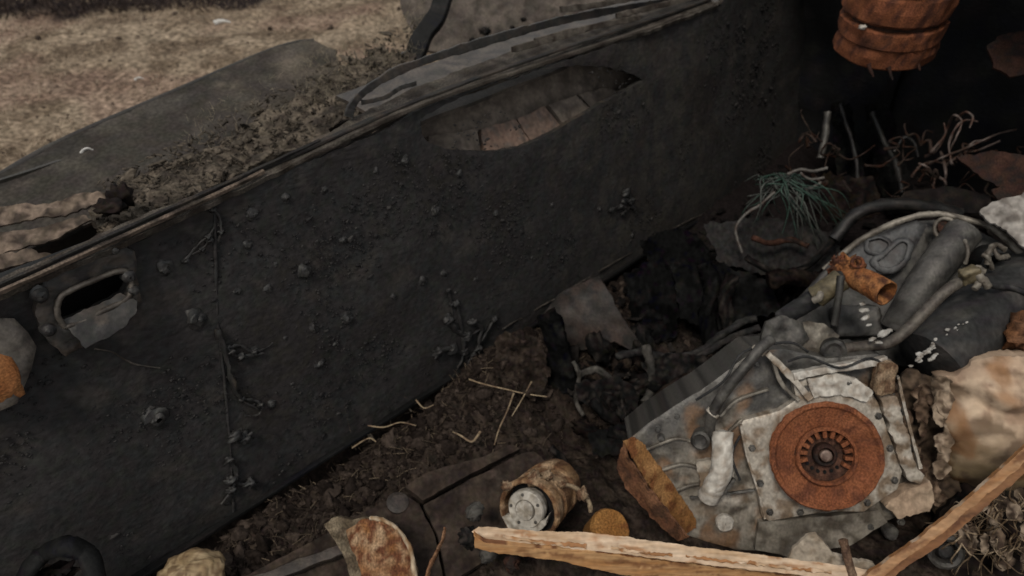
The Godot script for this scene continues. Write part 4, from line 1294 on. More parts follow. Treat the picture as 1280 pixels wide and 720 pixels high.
# ---------------------------------------------------------------- the engine
var EN: Pl
func engine():
	EN = Pl.new(P(1033, 570, 2.02), Vector3(-0.1, 0.52, 0.85), Vector3.RIGHT)
	var e := thing("engine", "grey dusty engine casing with a big rusty pulley", "engine", G(1010, 690, 0.0))
	var mb := MB.new()
	slab(mb, EN, poly(EN, [786, 556, 812, 534, 846, 512, 879, 492, 920, 462, 946, 442, 985, 440, 1040, 452, 1103, 446, 1122, 454, 1124, 490, 1136, 540, 1148, 585, 1166, 612, 1163, 640, 1112, 660, 1066, 684, 985, 700, 920, 694, 858, 676, 836, 650, 806, 590]), 0.22, 0.01, PL.alloy, {"amp": 0.006, "fq": 12.0, "off": -0.035, "bev": 0.004, "edge": PL.alloydark, "col": casing_col})
	part("casing", mb, M.alloy, e)
	# pale front cover behind the pulley
	mb = MB.new()
	slab(mb, EN, poly(EN, [925, 534, 930, 526, 945, 522, 975, 514, 996, 500, 992, 478, 1010, 472, 1060, 470, 1084, 482, 1098, 504, 1112, 545, 1128, 590, 1122, 612, 1080, 640, 1030, 640, 985, 648, 962, 652, 953, 646, 946, 610, 932, 570]), 0.045, 0.01, PL.alloypale, {"amp": 0.002, "fq": 14.0, "off": 0.0, "bev": 0.003})
	part("front_cover", mb, M.alloy, e)
	mb = MB.new()
	slab(mb, EN, poly(EN, [1006, 474, 1040, 466, 1070, 472, 1090, 488, 1080, 500, 1050, 492, 1016, 496]), 0.02, 0.008, PL.pale, {"amp": 0.008, "fq": 22.0, "off": 0.012, "rag": 0.006})
	part("ash_patch", mb, M.ash, e)
	# raised right flange, torn
	mb = MB.new()
	slab(mb, EN, poly(EN, [1094, 486, 1118, 494, 1130, 535, 1142, 578, 1152, 592, 1146, 602, 1132, 596, 1120, 570, 1108, 530]), 0.04, 0.008, PL.alloypale, {"amp": 0.006, "fq": 20.0, "off": 0.018, "rag": 0.006, "bev": 0.003})
	part("right_flange", mb, M.alloy, e)
	mb = MB.new()
	slab(mb, EN, poly(EN, [1104, 630, 1128, 612, 1160, 600, 1166, 618, 1160, 638, 1120, 646]), 0.05, 0.008, PL.ash, {"amp": 0.008, "fq": 20.0, "off": 0.01, "rag": 0.005})
	part("corner_lug", mb, M.ash, e)
	# ridges
	for r in [[[957, 440, 984, 466, 1012, 498], .018, "alloypale"], [[990, 470, 1040, 460, 1108, 450], .02, "pale"], [[966, 452, 976, 478, 998, 500], .01, "alloy"], [[1122, 470, 1128, 500, 1138, 540, 1150, 585], .008, "alloypale"], [[926, 530, 934, 572, 948, 615, 956, 648], .006, "alloypale"], [[862, 622, 900, 618, 944, 612], .005, "alloydark"]]:
		mb = MB.new()
		var pts := []
		for i in range(0, r[0].size(), 2): pts.append(on(EN, r[0][i], r[0][i + 1], 0.004))
		bar(mb, pts, EN.n, r[1] * 1.6, r[1], PL[r[2]], 0.5)
		part("ridge", mb, M.alloy, e)
	mb = MB.new()
	rbox(mb, on(EN, 1105, 472, 0.015), Basis(EN.u, EN.v, EN.n), Vector3(.05, .085, .05), 0.012, [C(.3, .2, .12), C(.42, .3, .2), C(.17, .1, .06), 14.0, -0.05], 0.008, 20.0, 5)
	part("corner_block", mb, M.rust, e)
	# pulley
	var pu := Node3D.new()
	pu.name = "pulley"
	e.add_child(pu, true)
	var ax := (EN.n + Vector3(-0.05, 0.1, 0.0)).normalized()
	var pc := on(EN, 1033, 570, 0.05)
	pu.position = pc - e.position
	mb = MB.new()
	lathe(mb, pc, ax, [.11, -.06, .132, -.05, .138, -.04, .122, -.032, .124, -.014, .14, -.008, .1445, .003, .141, .009, .132, .008, .126, .001, .1, -.008, .076, -.014], 80, PL.pulley, {"amp": 0.003, "fq": 22.0})
	part("rim_disc", mb, M.rust, pu)
	mb = MB.new()
	lathe(mb, pc, ax, [.076, -.014, .079, .004, .076, .01, .069, .01, .067, -.004], 56, PL.pulley, {"amp": 0.0015, "fq": 20.0})
	part("inner_ring", mb, M.rust, pu)
	mb = MB.new()
	lathe(mb, pc, ax, [.07, -.012, .062, -.028, .03, -.032, 0, -.032], 48, [C(.13, .062, .042), C(.19, .095, .066), C(.07, .038, .028), 14.0, -0.08], {"amp": 0.002})
	part("dish", mb, M.rust, pu)
	var u := ax.cross(Vector3.UP).normalized() * -1.0
	var w := ax.cross(u)
	var wv := w if w.y > 0 else -w
	for k in 18:
		var a := TAU * k / 18.0
		var dir := u * cos(a) + wv * sin(a)
		var tn := ax.cross(dir).normalized()
		var low := sin(a) < -0.45
		mb = MB.new()
		if low:
			lathe(mb, pc + dir * .05 - ax * .03, ax, [.0, .004, .0048, .004, .005, .0, .004, -.004], 10, PL.black)
			part("dish_hole", mb, M.soot, pu)
			continue
		rbox(mb, pc + dir * (.058 if not low else .058) + ax * (-.012 if not low else -.02), Basis(tn, dir, ax), Vector3(.0105, .022, .024) if not low else Vector3(.016, .02, .016), 0.002, PL.pulley, 0.001, 30.0, 2)
		part("tooth", mb, M.rust, pu)
	mb = MB.new()
	lathe(mb, pc, ax, [.03, -.034, .03, -.006, .027, -.001, .021, .0, .02, -.008], 36, PL.rustdark, {"amp": 0.001})
	part("hub", mb, M.rust, pu)
	mb = MB.new()
	lathe(mb, pc, ax, [.016, -.008, .015, .002, .01, .005, 0, .0055], 24, [C(.22, .15, .12), C(.3, .21, .17), C(.15, .09, .07), 20.0, -0.1], {"amp": 0.001})
	part("hub_bolt", mb, M.metal, pu)
	# pale elbow pipe and its flange
	mb = MB.new()
	pts_on(mb, EN, [[903, 540, .02], [903, 565, .035], [902, 588, .04], [892, 608, .03], [886, 622, .015]], 0.0275, PL.pale, {"amp": 0.12, "r2": 0.03})
	part("elbow_pipe", mb, M.ash, e)
	mb = MB.new()
	slab(mb, EN, poly(EN, [872, 580, 890, 575, 920, 590, 918, 606, 892, 632, 878, 628]), 0.02, 0.008, PL.alloypale, {"amp": 0.006, "fq": 25.0, "off": -0.012, "rag": 0.005})
	part("elbow_flange", mb, M.ash, e)
	mb = MB.new()
	bar(mb, [on(EN, 894, 626, 0.02), on(EN, 908, 612, 0.03), on(EN, 918, 598, 0.03)], EN.n, 0.01, 0.008, PL.alloydark, 0.4)
	part("clamp", mb, M.metal, e)
	# hose from the casing up to the left corner
	mb = MB.new()
	pts_on(mb, EN, [[887, 545, .0], [888, 528, .03], [896, 506, .05], [912, 482, .06], [932, 458, .06], [950, 436, .05], [964, 424, .03]], 0.0145, PL.alloydark, {"amp": 0.03})
	part("hose", mb, M.metal, e)
	mb = MB.new()
	lathe(mb, on(EN, 876, 549, 0.012), EN.n + Vector3(-0.3, 0, 0.1), [.026, -.03, .026, .012, .02, .018, .014, .012, .0, .01], 20, PL.alloydark, {"amp": 0.002})
	part("hose_joint", mb, M.metal, e)
	for q in [[905, 652, .026, "pale"], [1112, 664, .02, "alloydark"], [826, 546, .01, "alloydark"], [1086, 655, .013, "alloydark"], [960, 680, .014, "alloydark"], [938, 540, .01, "alloy"]]:
		mb = MB.new()
		lathe(mb, on(EN, q[0], q[1], -0.035), EN.n, [q[2], -.01, q[2] * .97, .014, q[2] * .8, .02, 0, .021], 14, PL[q[3]], {"amp": 0.002, "fq": 30.0})
		part("bolt", mb, M.alloy, e)
	# flange bolts, casting ribs and clamps
	for q in [[800, 553], [822, 536], [846, 520], [924, 472], [946, 455], [1128, 515], [1140, 560], [1150, 632], [1126, 652], [846, 640], [824, 606], [940, 560], [950, 604], [962, 640], [1000, 640], [1098, 520], [1112, 560], [1118, 600], [1084, 628], [1008, 486], [1060, 478]]:
		mb = MB.new()
		var lift := 0.0 if q[0] > 930 and q[0] < 1125 and q[1] > 470 else -0.036
		lathe(mb, on(EN, q[0], q[1], lift), EN.n, [.0105, -.004, .0105, .002, .008, .0025, .0075, .009, .006, .0105, 0, .0105], 6, PL.alloydark, {"amp": 0.001, "fq": 30.0})
		part("flange_bolt", mb, M.alloy, e)
	for q in [[800, 565, 842, 548, 868, 552], [818, 590, 850, 580, 872, 584], [836, 616, 862, 606, 884, 604], [900, 520, 920, 500, 960, 486], [910, 540, 924, 526, 930, 524], [960, 664, 1010, 662, 1060, 656], [955, 676, 1010, 676, 1066, 668]]:
		mb = MB.new()
		var pp := []
		for i in range(0, q.size(), 2): pp.append(on(EN, q[i], q[i + 1], -0.03))
		bar(mb, pp, EN.n, 0.022, 0.007, PL.alloy, 0.15)
		part("casting_rib", mb, M.alloy, e)
	for q in [[891, 516, .05], [948, 438, .052]]:
		mb = MB.new()
		lathe(mb, on(EN, q[0], q[1], q[2] - 0.012), (on(EN, q[0] + 10, q[1] - 12, q[2]) - on(EN, q[0], q[1], q[2])), [.0165, -.006, .0185, -.005, .0185, .005, .0165, .006], 18, PL.alloypale)
		part("hose_clamp", mb, M.alloy, e)
	for q in [[[870, 500, .03], [905, 476, .05], [930, 440, .04], [985, 428, .02], [1010, 440, .0]], [[985, 452, .01], [1010, 446, .03], [1050, 460, .03], [1090, 448, .02], [1120, 470, .0]], [[925, 600, .02], [915, 570, .03], [925, 545, .02]]]:
		mb = MB.new()
		pts_on(mb, EN, q, 0.0035, PL.rubber, {"amp": 0.1})
		part("thin_wire", mb, M.soot, e)
	# lower sump block under the front cover
	mb = MB.new()
	slab(mb, EN, poly(EN, [950, 655, 1035, 648, 1100, 640, 1112, 655, 1066, 684, 985, 698, 945, 690]), 0.04, 0.012, PL.alloy, {"amp": 0.006, "fq": 12.0, "off": -0.012})
	part("sump", mb, M.alloy, e)
	# rusty folded fin on the left
	var fn := thing("rusty_fin", "folded rusty sheet fin standing left of the engine casing", "metal sheet", G(830, 690, 0.05))
	var F1 := Pl.new(P(810, 610, 2.0), Vector3(0.55, 0.5, 0.7), Vector3.RIGHT)
	mb = MB.new()
	slab(mb, F1, poly(F1, [781, 552, 793, 546, 806, 556, 822, 580, 846, 612, 866, 642, 870, 660, 856, 668, 836, 640, 806, 598, 790, 572]), 0.006, 0.008, [C(.36, .17, .06), C(.48, .25, .1), C(.25, .1, .04), 9.0, -0.08], {"amp": 0.008, "fq": 10.0, "rag": 0.004})
	part("bright_face", mb, M.rust, fn)
	var F2 := Pl.new(P(800, 610, 1.97), Vector3(-0.75, 0.25, 0.7), Vector3.RIGHT)
	mb = MB.new()
	slab(mb, F2, poly(F2, [781, 552, 786, 572, 808, 604, 838, 646, 860, 672, 846, 676, 812, 646, 782, 610, 769, 586, 774, 568]), 0.006, 0.008, [C(.17, .075, .04), C(.27, .13, .07), C(.1, .05, .03), 10.0, -0.08], {"amp": 0.008, "fq": 10.0, "rag": 0.004})
	part("dark_face", mb, M.rust, fn)

func casing_col(p: Vector3, q: Vector2) -> Color:
	# bare dusty alloy with oily soot over its upper left and pale ash low on the left
	var c := tint(p, PL.alloy)
	c = c.lerp(tint(p, PL.alloydark), smoothstep(-0.25, 0.25, N(p * 5.0) + 2.2 * (q.y - 0.02)))
	c = c.lerp(tint(p, PL.alloypale), 0.7 * smoothstep(0.05, 0.3, N(p * 6.5 + Vector3(3, 1, 8)) + 0.3 - 3.0 * (q - Vector2(-0.36, -0.03)).length()))
	c = c.lerp(C(.2, .105, .05), 0.75 * smoothstep(0.12, 0.42, N(p * 8.0 + Vector3(1, 9, 4)) + 0.05))
	return c

func pts_on(mb: MB, pl: Pl, px: Array, r: float, pal: Array, o := {}):
	var pts := []
	for q in px: pts.append(on(pl, q[0], q[1], q[2]))
	tube(mb, pts, r, 14, pal, o)

# ---------------------------------------------------------------- the gearbox behind the engine
func gearbox():
	var T := Pl.new(P(1130, 350, 2.28), Vector3(-0.25, 0.7, 0.62), Vector3.RIGHT)
	var g := thing("gearbox", "dark grey gearbox under a rounded hood behind the engine", "gearbox", G(1150, 430, 0.05))
	var mb := MB.new()
	slab(mb, T, poly(T, [990, 392, 1006, 366, 1034, 334, 1060, 312, 1083, 296, 1116, 280, 1146, 270, 1178, 268, 1230, 280, 1262, 298, 1300, 330, 1300, 470, 1200, 470, 1120, 452, 1040, 446, 980, 430]), 0.2, 0.014, PL.gear, {"amp": 0.012, "fq": 7.0, "off": -0.06, "bev": 0.006})
	part("body", mb, M.metal, g)
	# hood plate with its oval recess rim
	mb = MB.new()
	slab(mb, T, poly(T, [1040, 338, 1062, 314, 1086, 298, 1118, 284, 1146, 274, 1160, 280, 1150, 300, 1134, 326, 1118, 340, 1096, 342, 1070, 346]), 0.05, 0.01, [C(.055, .055, .057), C(.085, .083, .083), C(.045, .04, .04), 8.0, -0.15], {"amp": 0.006, "fq": 9.0, "off": -0.005, "bev": 0.008})
	part("hood_plate", mb, M.metal, g)
	for ring in [[[1084, 300, 1098, 296, 1112, 302, 1110, 314, 1096, 318, 1084, 312, 1084, 300], .006], [[1104, 318, 1124, 300, 1138, 304, 1132, 326, 1116, 338, 1100, 336, 1092, 326, 1104, 318], .008]]:
		mb = MB.new()
		var pp := []
		for i in range(0, ring[0].size(), 2): pp.append([ring[0][i], ring[0][i + 1], 0.0])
		pts_on(mb, T, pp, ring[1] * 0.6, [C(.055, .055, .057), C(.085, .083, .083), C(.045, .04, .04), 8.0, -0.15], {"amp": 0.4, "flat": 2.0})
		part("recess_rim", mb, M.metal, g)
	# pale lip following the hood
	mb = MB.new()
	pts_on(mb, T, [[1030, 338, -.01], [1062, 310, -.005], [1086, 294, 0], [1118, 279, 0], [1150, 269, 0.005], [1178, 268, .01], [1206, 274, .01], [1232, 281, .01], [1252, 294, .005], [1270, 312, 0], [1290, 330, 0]], 0.0095, PL.alloy, {"amp": 0.25})
	part("hood_lip", mb, M.metal, g)
	mb = MB.new()
	pts_on(mb, T, [[1000, 378, .0], [1020, 356, .01], [1040, 334, .01]], 0.014, PL.gear, {"amp": 0.25})
	part("hood_lip", mb, M.metal, g)
	# ducts
	mb = MB.new()
	pts_on(mb, T, [[1204, 290, .0], [1182, 318, .02], [1158, 350, .03], [1136, 384, .02], [1120, 412, .0]], 0.055, [C(.06, .056, .051), C(.105, .097, .088), C(.04, .036, .033), 7.0, -0.1], {"amp": 0.02, "r2": 0.045})
	part("duct", mb, M.metal, g)
	mb = MB.new()
	tube(mb, [P(1300, 352, 2.22), P(1262, 372, 2.2), P(1224, 400, 2.17), P(1180, 440, 2.13), P(1164, 454, 2.12)], 0.105, 28, [C(.028, .027, .028), C(.05, .048, .047), C(.07, .065, .06), 6.0, -0.25], {"amp": 0.02})
	part("black_drum", mb, M.soot, g)
	# long lever pipe with its ring and brass joint
	mb = MB.new()
	var LP := [[1226, 338], [1208, 348], [1182, 364], [1156, 390], [1134, 412], [1112, 428], [1088, 432], [1058, 436], [1044, 438]]
	pts_tube(mb, LP, 2.08, 0.0165, [C(.1, .085, .07), C(.14, .12, .1), C(.07, .055, .045), 12.0, -0.1], 0.03)
	part("lever_pipe", mb, M.metal, g)
	mb = MB.new()
	lathe(mb, P(1042, 439, 2.06), Vector3(-0.35, 0.5, 0.8), [.034, -.03, .034, .015, .026, .02, .016, .014, .0, .012], 24, PL.gear, {"amp": 0.003})
	part("pipe_eye", mb, M.metal, g)
	mb = MB.new()
	rbox(mb, P(1212, 343, 2.06), Basis(Vector3.BACK, 0.5), Vector3(.05, .045, .04), 0.01, PL.olive, 0.006, 25.0, 4)
	part("brass_joint", mb, M.metal, g)
	for q in [[[1218, 338, 1226, 348, 1234, 358], .011], [[1206, 330, 1210, 316, 1206, 300], .005], [[1224, 352, 1218, 362], .009], [[1230, 340, 1222, 334, 1216, 344], .008]]:
		mb = MB.new()
		pts_tube(mb, q[0], 2.05, q[1], PL.alloy, 0.4)
		part("fitting", mb, M.metal, g)
	mb = MB.new()
	pts_tube(mb, [1226, 352, 1246, 358, 1266, 360, 1300, 372], 2.08, 0.009, PL.rubber, 0.1)
	part("black_cable", mb, M.soot, g)
	# wire ring and port on the right
	mb = MB.new()
	var rp := []
	for i in 13: rp.append([1182 + 14 * cos(TAU * i / 12.0), 286 + 13 * sin(TAU * i / 12.0), .02])
	pts_on(mb, T, rp, 0.006, PL.alloy, {"amp": 0.3, "per": 3})
	part("wire_ring", mb, M.metal, g)
	mb = MB.new()
	lathe(mb, on(T, 1182, 286, 0.0), T.n, [.026, -.01, .024, .012, .014, .014, 0, .01], 16, PL.rustdark, {"amp": 0.004})
	part("ring_boss", mb, M.rust, g)
	mb = MB.new()
	lathe(mb, on(T, 1245, 330, 0.03), T.n + Vector3(0.2, -0.3, 0.5), [.045, -.06, .042, .0, .034, .006, .028, .002, .026, -.05, 0, -.05], 24, PL.soot_dark, {"amp": 0.003})
	part("open_port", mb, M.metal, g)
	for q in [[1234, 330, 1236, 314, 1246, 306, 1256, 312], [1242, 312, 1250, 322, 1260, 320], [1228, 318, 1236, 324, 1240, 336]]:
		mb = MB.new()
		pts_tube(mb, q, 2.14, 0.008, PL.alloy, 0.5)
		part("fitting", mb, M.metal, g)
	# front fittings: left bracket plates
	for q in [[[950, 430, 958, 402, 976, 394, 1004, 402, 1012, 424, 996, 440, 966, 444], .03, "alloydark", -0.01], [[1000, 402, 1030, 404, 1050, 420, 1040, 446, 1000, 440], .02, "alloy", -0.02]]:
		mb = MB.new()
		var K := Pl.new(P(q[0][0], q[0][1], 2.12), Vector3(-0.15, 0.6, 0.75), Vector3.RIGHT)
		slab(mb, K, poly(K, q[0]), q[1], 0.01, PL[q[2]], {"amp": 0.012, "fq": 14.0, "rag": 0.004, "bev": 0.004})
		part("bracket_plate", mb, M.metal, g)
	mb = MB.new()
	rbox(mb, on(T, 1070, 402, -0.03), Basis(T.u, T.v, T.n), Vector3(.14, .1, .06), 0.015, PL.gear, 0.01, 16.0, 6)
	part("rocker_block", mb, M.metal, g)
	# olive tube and its rusty clamp
	mb = MB.new()
	pts_tube(mb, [[976, 398, 2.16], [1000, 384, 2.12], [1022, 370, 2.1], [1048, 352, 2.08], [1060, 344, 2.08]], 2.1, 0.024, PL.rubber, 0.1, {"r2": 0.03})
	part("sleeve", mb, M.soot, g)
	mb = MB.new()
	pts_tube(mb, [[1020, 371, 2.09], [1036, 360, 2.07], [1052, 349, 2.06]], 2.1, 0.031, PL.olive, 0.12)
	part("olive_tube", mb, M.metal, g)
	mb = MB.new()
	pts_tube(mb, [[1017, 376, 2.06], [1024, 372, 2.05], [1026, 366, 2.06]], 2.1, 0.01, PL.alloy, 0.2)
	part("tube_collar", mb, M.metal, g)
	mb = MB.new()
	pts_tube(mb, [[1051, 345, 2.03], [1049, 366, 2.03], [1043, 406, 2.05]], 2.03, 0.0105, PL.gear, 0.12)
	part("upright_rod", mb, M.metal, g)
	# rusty orange spout
	mb = MB.new()
	tube(mb, [P(1050, 338, 2.1), P(1068, 346, 2.06), P(1086, 354, 2.02), P(1108, 367, 1.97)], 0.03, 20, PL.orange, {"amp": 0.08, "r2": 0.036, "hollow": 0.07})
	part("orange_spout", mb, M.rust, g)
	mb = MB.new()
	lump(mb, P(1062, 336, 2.08), Vector3(.034, .03, .03), Basis.IDENTITY, 0.7, 6.0, PL.orange, 14, 3.0)
	lump(mb, P(1046, 332, 2.1), Vector3(.02, .03, .02), Basis.IDENTITY, 0.7, 9.0, PL.rust, 12, 3.0)
	part("rusty_clamp", mb, M.rust, g)
	mb = MB.new()
	rp = []
	for i in 11: rp.append([1072 + 7 * cos(TAU * i / 10.0), 328 + 6 * sin(TAU * i / 10.0), 2.03])
	pts_tube(mb, rp, 2.03, 0.0045, PL.rust, 0.3)
	part("clamp_ring", mb, M.rust, g)
	# white flakes of molten metal and ash
	var fl_at := [[1080, 388, .009], [1082, 397, .008], [1078, 380, .006], [1086, 406, .005], [1105, 417, .012], [1112, 413, .006], [1090, 424, .006], [1098, 428, .006], [1184, 412, .005]]
	for k in 44:
		var a := rng.randf()
		fl_at.append([lerpf(1142, 1202, a) + rng.randf_range(-9, 9), lerpf(456, 408, a) + rng.randf_range(-8, 8), rng.randf_range(.0022, .007) * (1.15 - 0.6 * a)])
	for q in fl_at:
		mb = MB.new()
		lump(mb, P(q[0], q[1], 2.04 if q[0] < 1130 else 2.05), Vector3(q[2] * 1.5, q[2] * 0.6, q[2]), Basis(Vector3.BACK, rng.randf_range(0.1, 1.0)), 0.45, q[0], [C(.4, .38, .35), C(.55, .53, .5), C(.28, .25, .22), 20.0, -0.1], 6, 2.0)
		part("ash_flake", mb, M.ash, g)
	# pale rag over the corner
	mb = MB.new()
	var RG := Pl.new(P(1256, 278, 2.2), Vector3(-0.35, 0.75, 0.55), Vector3.RIGHT)
	slab(mb, RG, poly(RG, [1222, 268, 1234, 258, 1258, 252, 1310, 240, 1310, 330, 1280, 318, 1262, 300, 1250, 286, 1236, 282]), 0.012, 0.01, [C(.27, .245, .225), C(.38, .35, .32), C(.17, .15, .135), 8.0, -0.12], {"amp": 0.022, "fq": 10.0, "rag": 0.006, "off": 0.03})
	single("pale_rag", mb, M.ash, "pale grey rag draped over the gearbox corner at right", "rag")
	# rusty lump at the right edge beside the black drum
	mb = MB.new()
	lump(mb, P(1284, 418, 2.05), Vector3(.055, .06, .05), Basis.IDENTITY, 0.5, 7.0, [C(.25, .11, .05), C(.32, .17, .1), C(.1, .05, .03), 12.0, -0.05], 14)
	single("rusty_lump", mb, M.rust, "rusty brown lump at the right edge above the beige lump", "scrap")

# ---------------------------------------------------------------- foreground pieces
func fold(q: Vector2) -> float:
	# a soft roll along the top edge and a few sagging creases
	var w := q.y + 0.25 * q.x + 0.03 * N(Vector3(q.x, q.y, 0) * 5.0)
	var h := 0.02 * exp(-pow((w - 0.1) / 0.018, 2.0)) - 0.016 * exp(-pow((w - 0.06) / 0.014, 2.0))
	var k := q.x - 0.6 * q.y + 0.04 * N(Vector3(q.x, q.y, 4) * 4.0)
	h += 0.012 * sin(k * 46.0) * smoothstep(0.02, -0.14, q.x)
	return h + 0.012 * N(Vector3(q.x, q.y, 2) * 7.0)

func sack_col(p: Vector3, q: Vector2) -> Color:
	# ash white, with a yellow brown scorch low on its left and smoky blotches
	var c := tint(p, PL.ash)
	c = c.lerp(C(.26, .19, .1), 0.8 * smoothstep(0.12, -0.12, q.y + 0.06 + 0.1 * N(p * 8.0)) )
	c = c.lerp(C(.16, .11, .075), 0.8 * smoothstep(0.1, 0.35, N(p * 11.0 + Vector3(6, 2, 1)) + 0.12))
	c = c.lerp(C(.26, .13, .06), 0.7 * smoothstep(0.15, 0.4, N(p * 6.0 + Vector3(2, 8, 5))))
	return c

func streak(a: Array) -> Callable:
	# flaking paint and rust drawn out along the bar
	return func(p: Vector3, q: Vector2) -> Color:
		var s := 0.8 * N(Vector3(q.x * 4.0, q.y * 45.0, 1.0)) + 0.3 * N(Vector3(q.x * 12.0, q.y * 120.0, 7.0))
		var c: Color = a[0].lerp(a[1], clampf(0.5 + s, 0, 1))
		c = c.lerp(a[2], 0.8 * smoothstep(0.14, 0.4, N(Vector3(q.x * 9.0, q.y * 45.0, 13.0)) + a[4]))
		return c * (1.0 + 0.2 * N(p * 60.0))

func front_pieces():
	var mb: MB
	# long flaking beam: an angle bar of two faces
	var bm := thing("long_beam", "long flaking rusty beam lying across the bottom before the engine", "beam", G(830, 730, 0.1))
	var b0 := P(592, 668, 1.93)
	var b1 := P(1110, 728, 1.80)
	var dirx := (b1 - b0).normalized()
	var BT := Pl.new(P(850, 690, 1.86), Vector3(0.0, 0.9, 0.45), dirx)
	mb = MB.new()
	slab(mb, BT, poly(BT, [590, 664, 598, 658, 680, 664, 722, 664, 760, 668, 860, 682, 940, 692, 1064, 708, 1110, 716, 1110, 732, 1060, 726, 900, 708, 760, 690, 660, 682, 604, 676]), 0.014, 0.006, PL.beam, {"amp": 0.0025, "fq": 7.0, "rag": 0.0025, "bev": 0.002, "col": streak(PL.beam)})
	part("top_face", mb, M.beam, bm)
	var BF := Pl.new(on(BT, 760, 692, -0.004), Vector3(0.0, 0.25, 0.97), dirx)
	mb = MB.new()
	slab(mb, BF, poly(BF, [592, 668, 604, 677, 660, 684, 760, 692, 900, 710, 1060, 728, 1110, 734, 1110, 772, 900, 737, 820, 724, 760, 715, 700, 702, 660, 696, 610, 689, 594, 684]), 0.014, 0.007, PL.beamlow, {"amp": 0.003, "fq": 7.0, "rag": 0.004, "col": streak(PL.beamlow)})
	part("front_face", mb, M.beam, bm)
	for k in 4:
		mb = MB.new()
		var x := 640 + k * 105 + rng.randf_range(-30, 30)
		var y := 668 + (x - 600) * 0.105
		var L := rng.randf_range(50, 110)
		bar(mb, [on(BT, x, y, 0.004), on(BT, x + L * 0.5, y + L * 0.07, 0.006), on(BT, x + L, y + L * 0.115, 0.003)], dirx.cross(BT.n), rng.randf_range(.004, .008), 0.003, PL.beam, 1.2)
		part("splinter", mb, M.beam, bm)
	# second beam rising to the right
	var b2 := thing("slanting_beam", "rusty slanting beam rising to the right edge over the fibres", "beam", G(1180, 720, 0.1))
	var SB := Pl.new(P(1180, 650, 1.78), Vector3(-0.25, 0.65, 0.7), P(1290, 560, 1.80) - P(1090, 715, 1.76))
	mb = MB.new()
	slab(mb, SB, poly(SB, [1070, 730, 1092, 712, 1137, 682, 1180, 648, 1230, 606, 1300, 542, 1300, 562, 1230, 622, 1180, 664, 1120, 708, 1090, 734]), 0.02, 0.006, PL.beam, {"amp": 0.004, "fq": 11.0, "rag": 0.003, "col": streak([C(.3, .145, .062), C(.44, .26, .14), C(.15, .065, .03), 9.0, 0.04])})
	part("top_face", mb, M.beam, b2)
	mb = MB.new()
	slab(mb, SB, poly(SB, [1088, 735, 1120, 709, 1180, 665, 1230, 623, 1300, 563, 1300, 580, 1240, 632, 1180, 682, 1130, 716, 1110, 735]), 0.03, 0.007, PL.beamlow, {"amp": 0.003, "fq": 7.0, "rag": 0.003, "off": -0.018, "col": streak([C(.2, .09, .04), C(.3, .15, .07), C(.12, .05, .025), 9.0, 0.0])})
	part("lower_face", mb, M.beam, b2)
	# pale triangular plate and its spike
	var tp := thing("triangle_plate", "pale triangular plate standing behind the long beam", "metal plate", G(1010, 720, 0.1))
	var TP := Pl.new(P(1015, 690, 1.9), Vector3(-0.2, 0.45, 0.85), Vector3.RIGHT)
	mb = MB.new()
	slab(mb, TP, poly(TP, [980, 706, 992, 686, 1008, 670, 1020, 667, 1026, 674, 1042, 692, 1068, 700, 1092, 704, 1100, 714, 1040, 712]), 0.012, 0.007, [C(.4, .34, .27), C(.5, .43, .35), C(.3, .24, .18), 10.0, -0.15], {"amp": 0.005, "fq": 14.0, "rag": 0.003})
	part("plate", mb, M.ash, tp)
	mb = MB.new()
	pts_tube(mb, [[1053, 675, 1.84], [1058, 690, 1.84], [1066, 724, 1.84]], 1.84, 0.011, [C(.2, .12, .08), C(.32, .22, .15), C(.12, .07, .05), 14.0, -0.1], 0.3)
	single("rusty_spike", mb, M.rust, "short rusty spike standing before the pale triangular plate", "spike")
	# roller bearing
	var at := P(662, 637, 1.98)
	var ax := Vector3(-0.42, 0.46, 0.78).normalized()
	var ro := thing("roller", "rusty roller with a pale hub lying on the beam's left end", "roller", at - Vector3(0, 0.09, 0))
	mb = MB.new()
	lathe(mb, at, ax, [.06, -.21, .072, -.2, .08, -.155, .08, -.135, .073, -.13, .073, -.1, .081, -.095, .082, -.06, .076, -.055, .076, -.035, .083, -.03, .086, .0, .084, .008, .077, .01, .073, .005, .071, -.03], 44, [C(.34, .19, .09), C(.5, .34, .21), C(.17, .085, .045), 14.0, -0.02], {"amp": 0.003, "fq": 22.0})
	part("barrel", mb, M.rust, ro)
	mb = MB.new()
	lathe(mb, at, ax, [.072, -.03, .045, -.036, 0, -.036], 30, PL.soot_dark, {"amp": 0.002})
	part("inner_race", mb, M.metal, ro)
	mb = MB.new()
	var hc := at + P(659, 635, 1.98) - P(662, 637, 1.98)
	lathe(mb, hc, ax, [.046, -.03, .051, -.008, .051, .008, .048, .013, .026, .014, .025, .021, .013, .023, 0, .022], 36, [C(.44, .4, .35), C(.54, .5, .44), C(.3, .26, .21), 14.0, -0.15], {"amp": 0.0015, "fq": 22.0})
	part("hub", mb, M.ash, ro)
	mb = MB.new()
	lathe(mb, hc + ax * 0.012, ax, [.029, 0, .028, .004, .025, .004, .024, 0], 30, PL.alloy)
	part("hub_groove", mb, M.ash, ro)
	var HP := Pl.new(at + ax * 0.012, ax, Vector3.RIGHT)
	mb = MB.new()
	slab(mb, HP, poly(HP, [628, 646, 640, 642, 660, 654, 680, 650, 688, 640, 682, 656, 674, 664, 662, 674, 640, 670]), 0.016, 0.006, [C(.44, .4, .35), C(.54, .5, .44), C(.3, .26, .21), 14.0, -0.15], {"amp": 0.004, "fq": 20.0, "rag": 0.003})
	part("flange_tongue", mb, M.ash, ro)
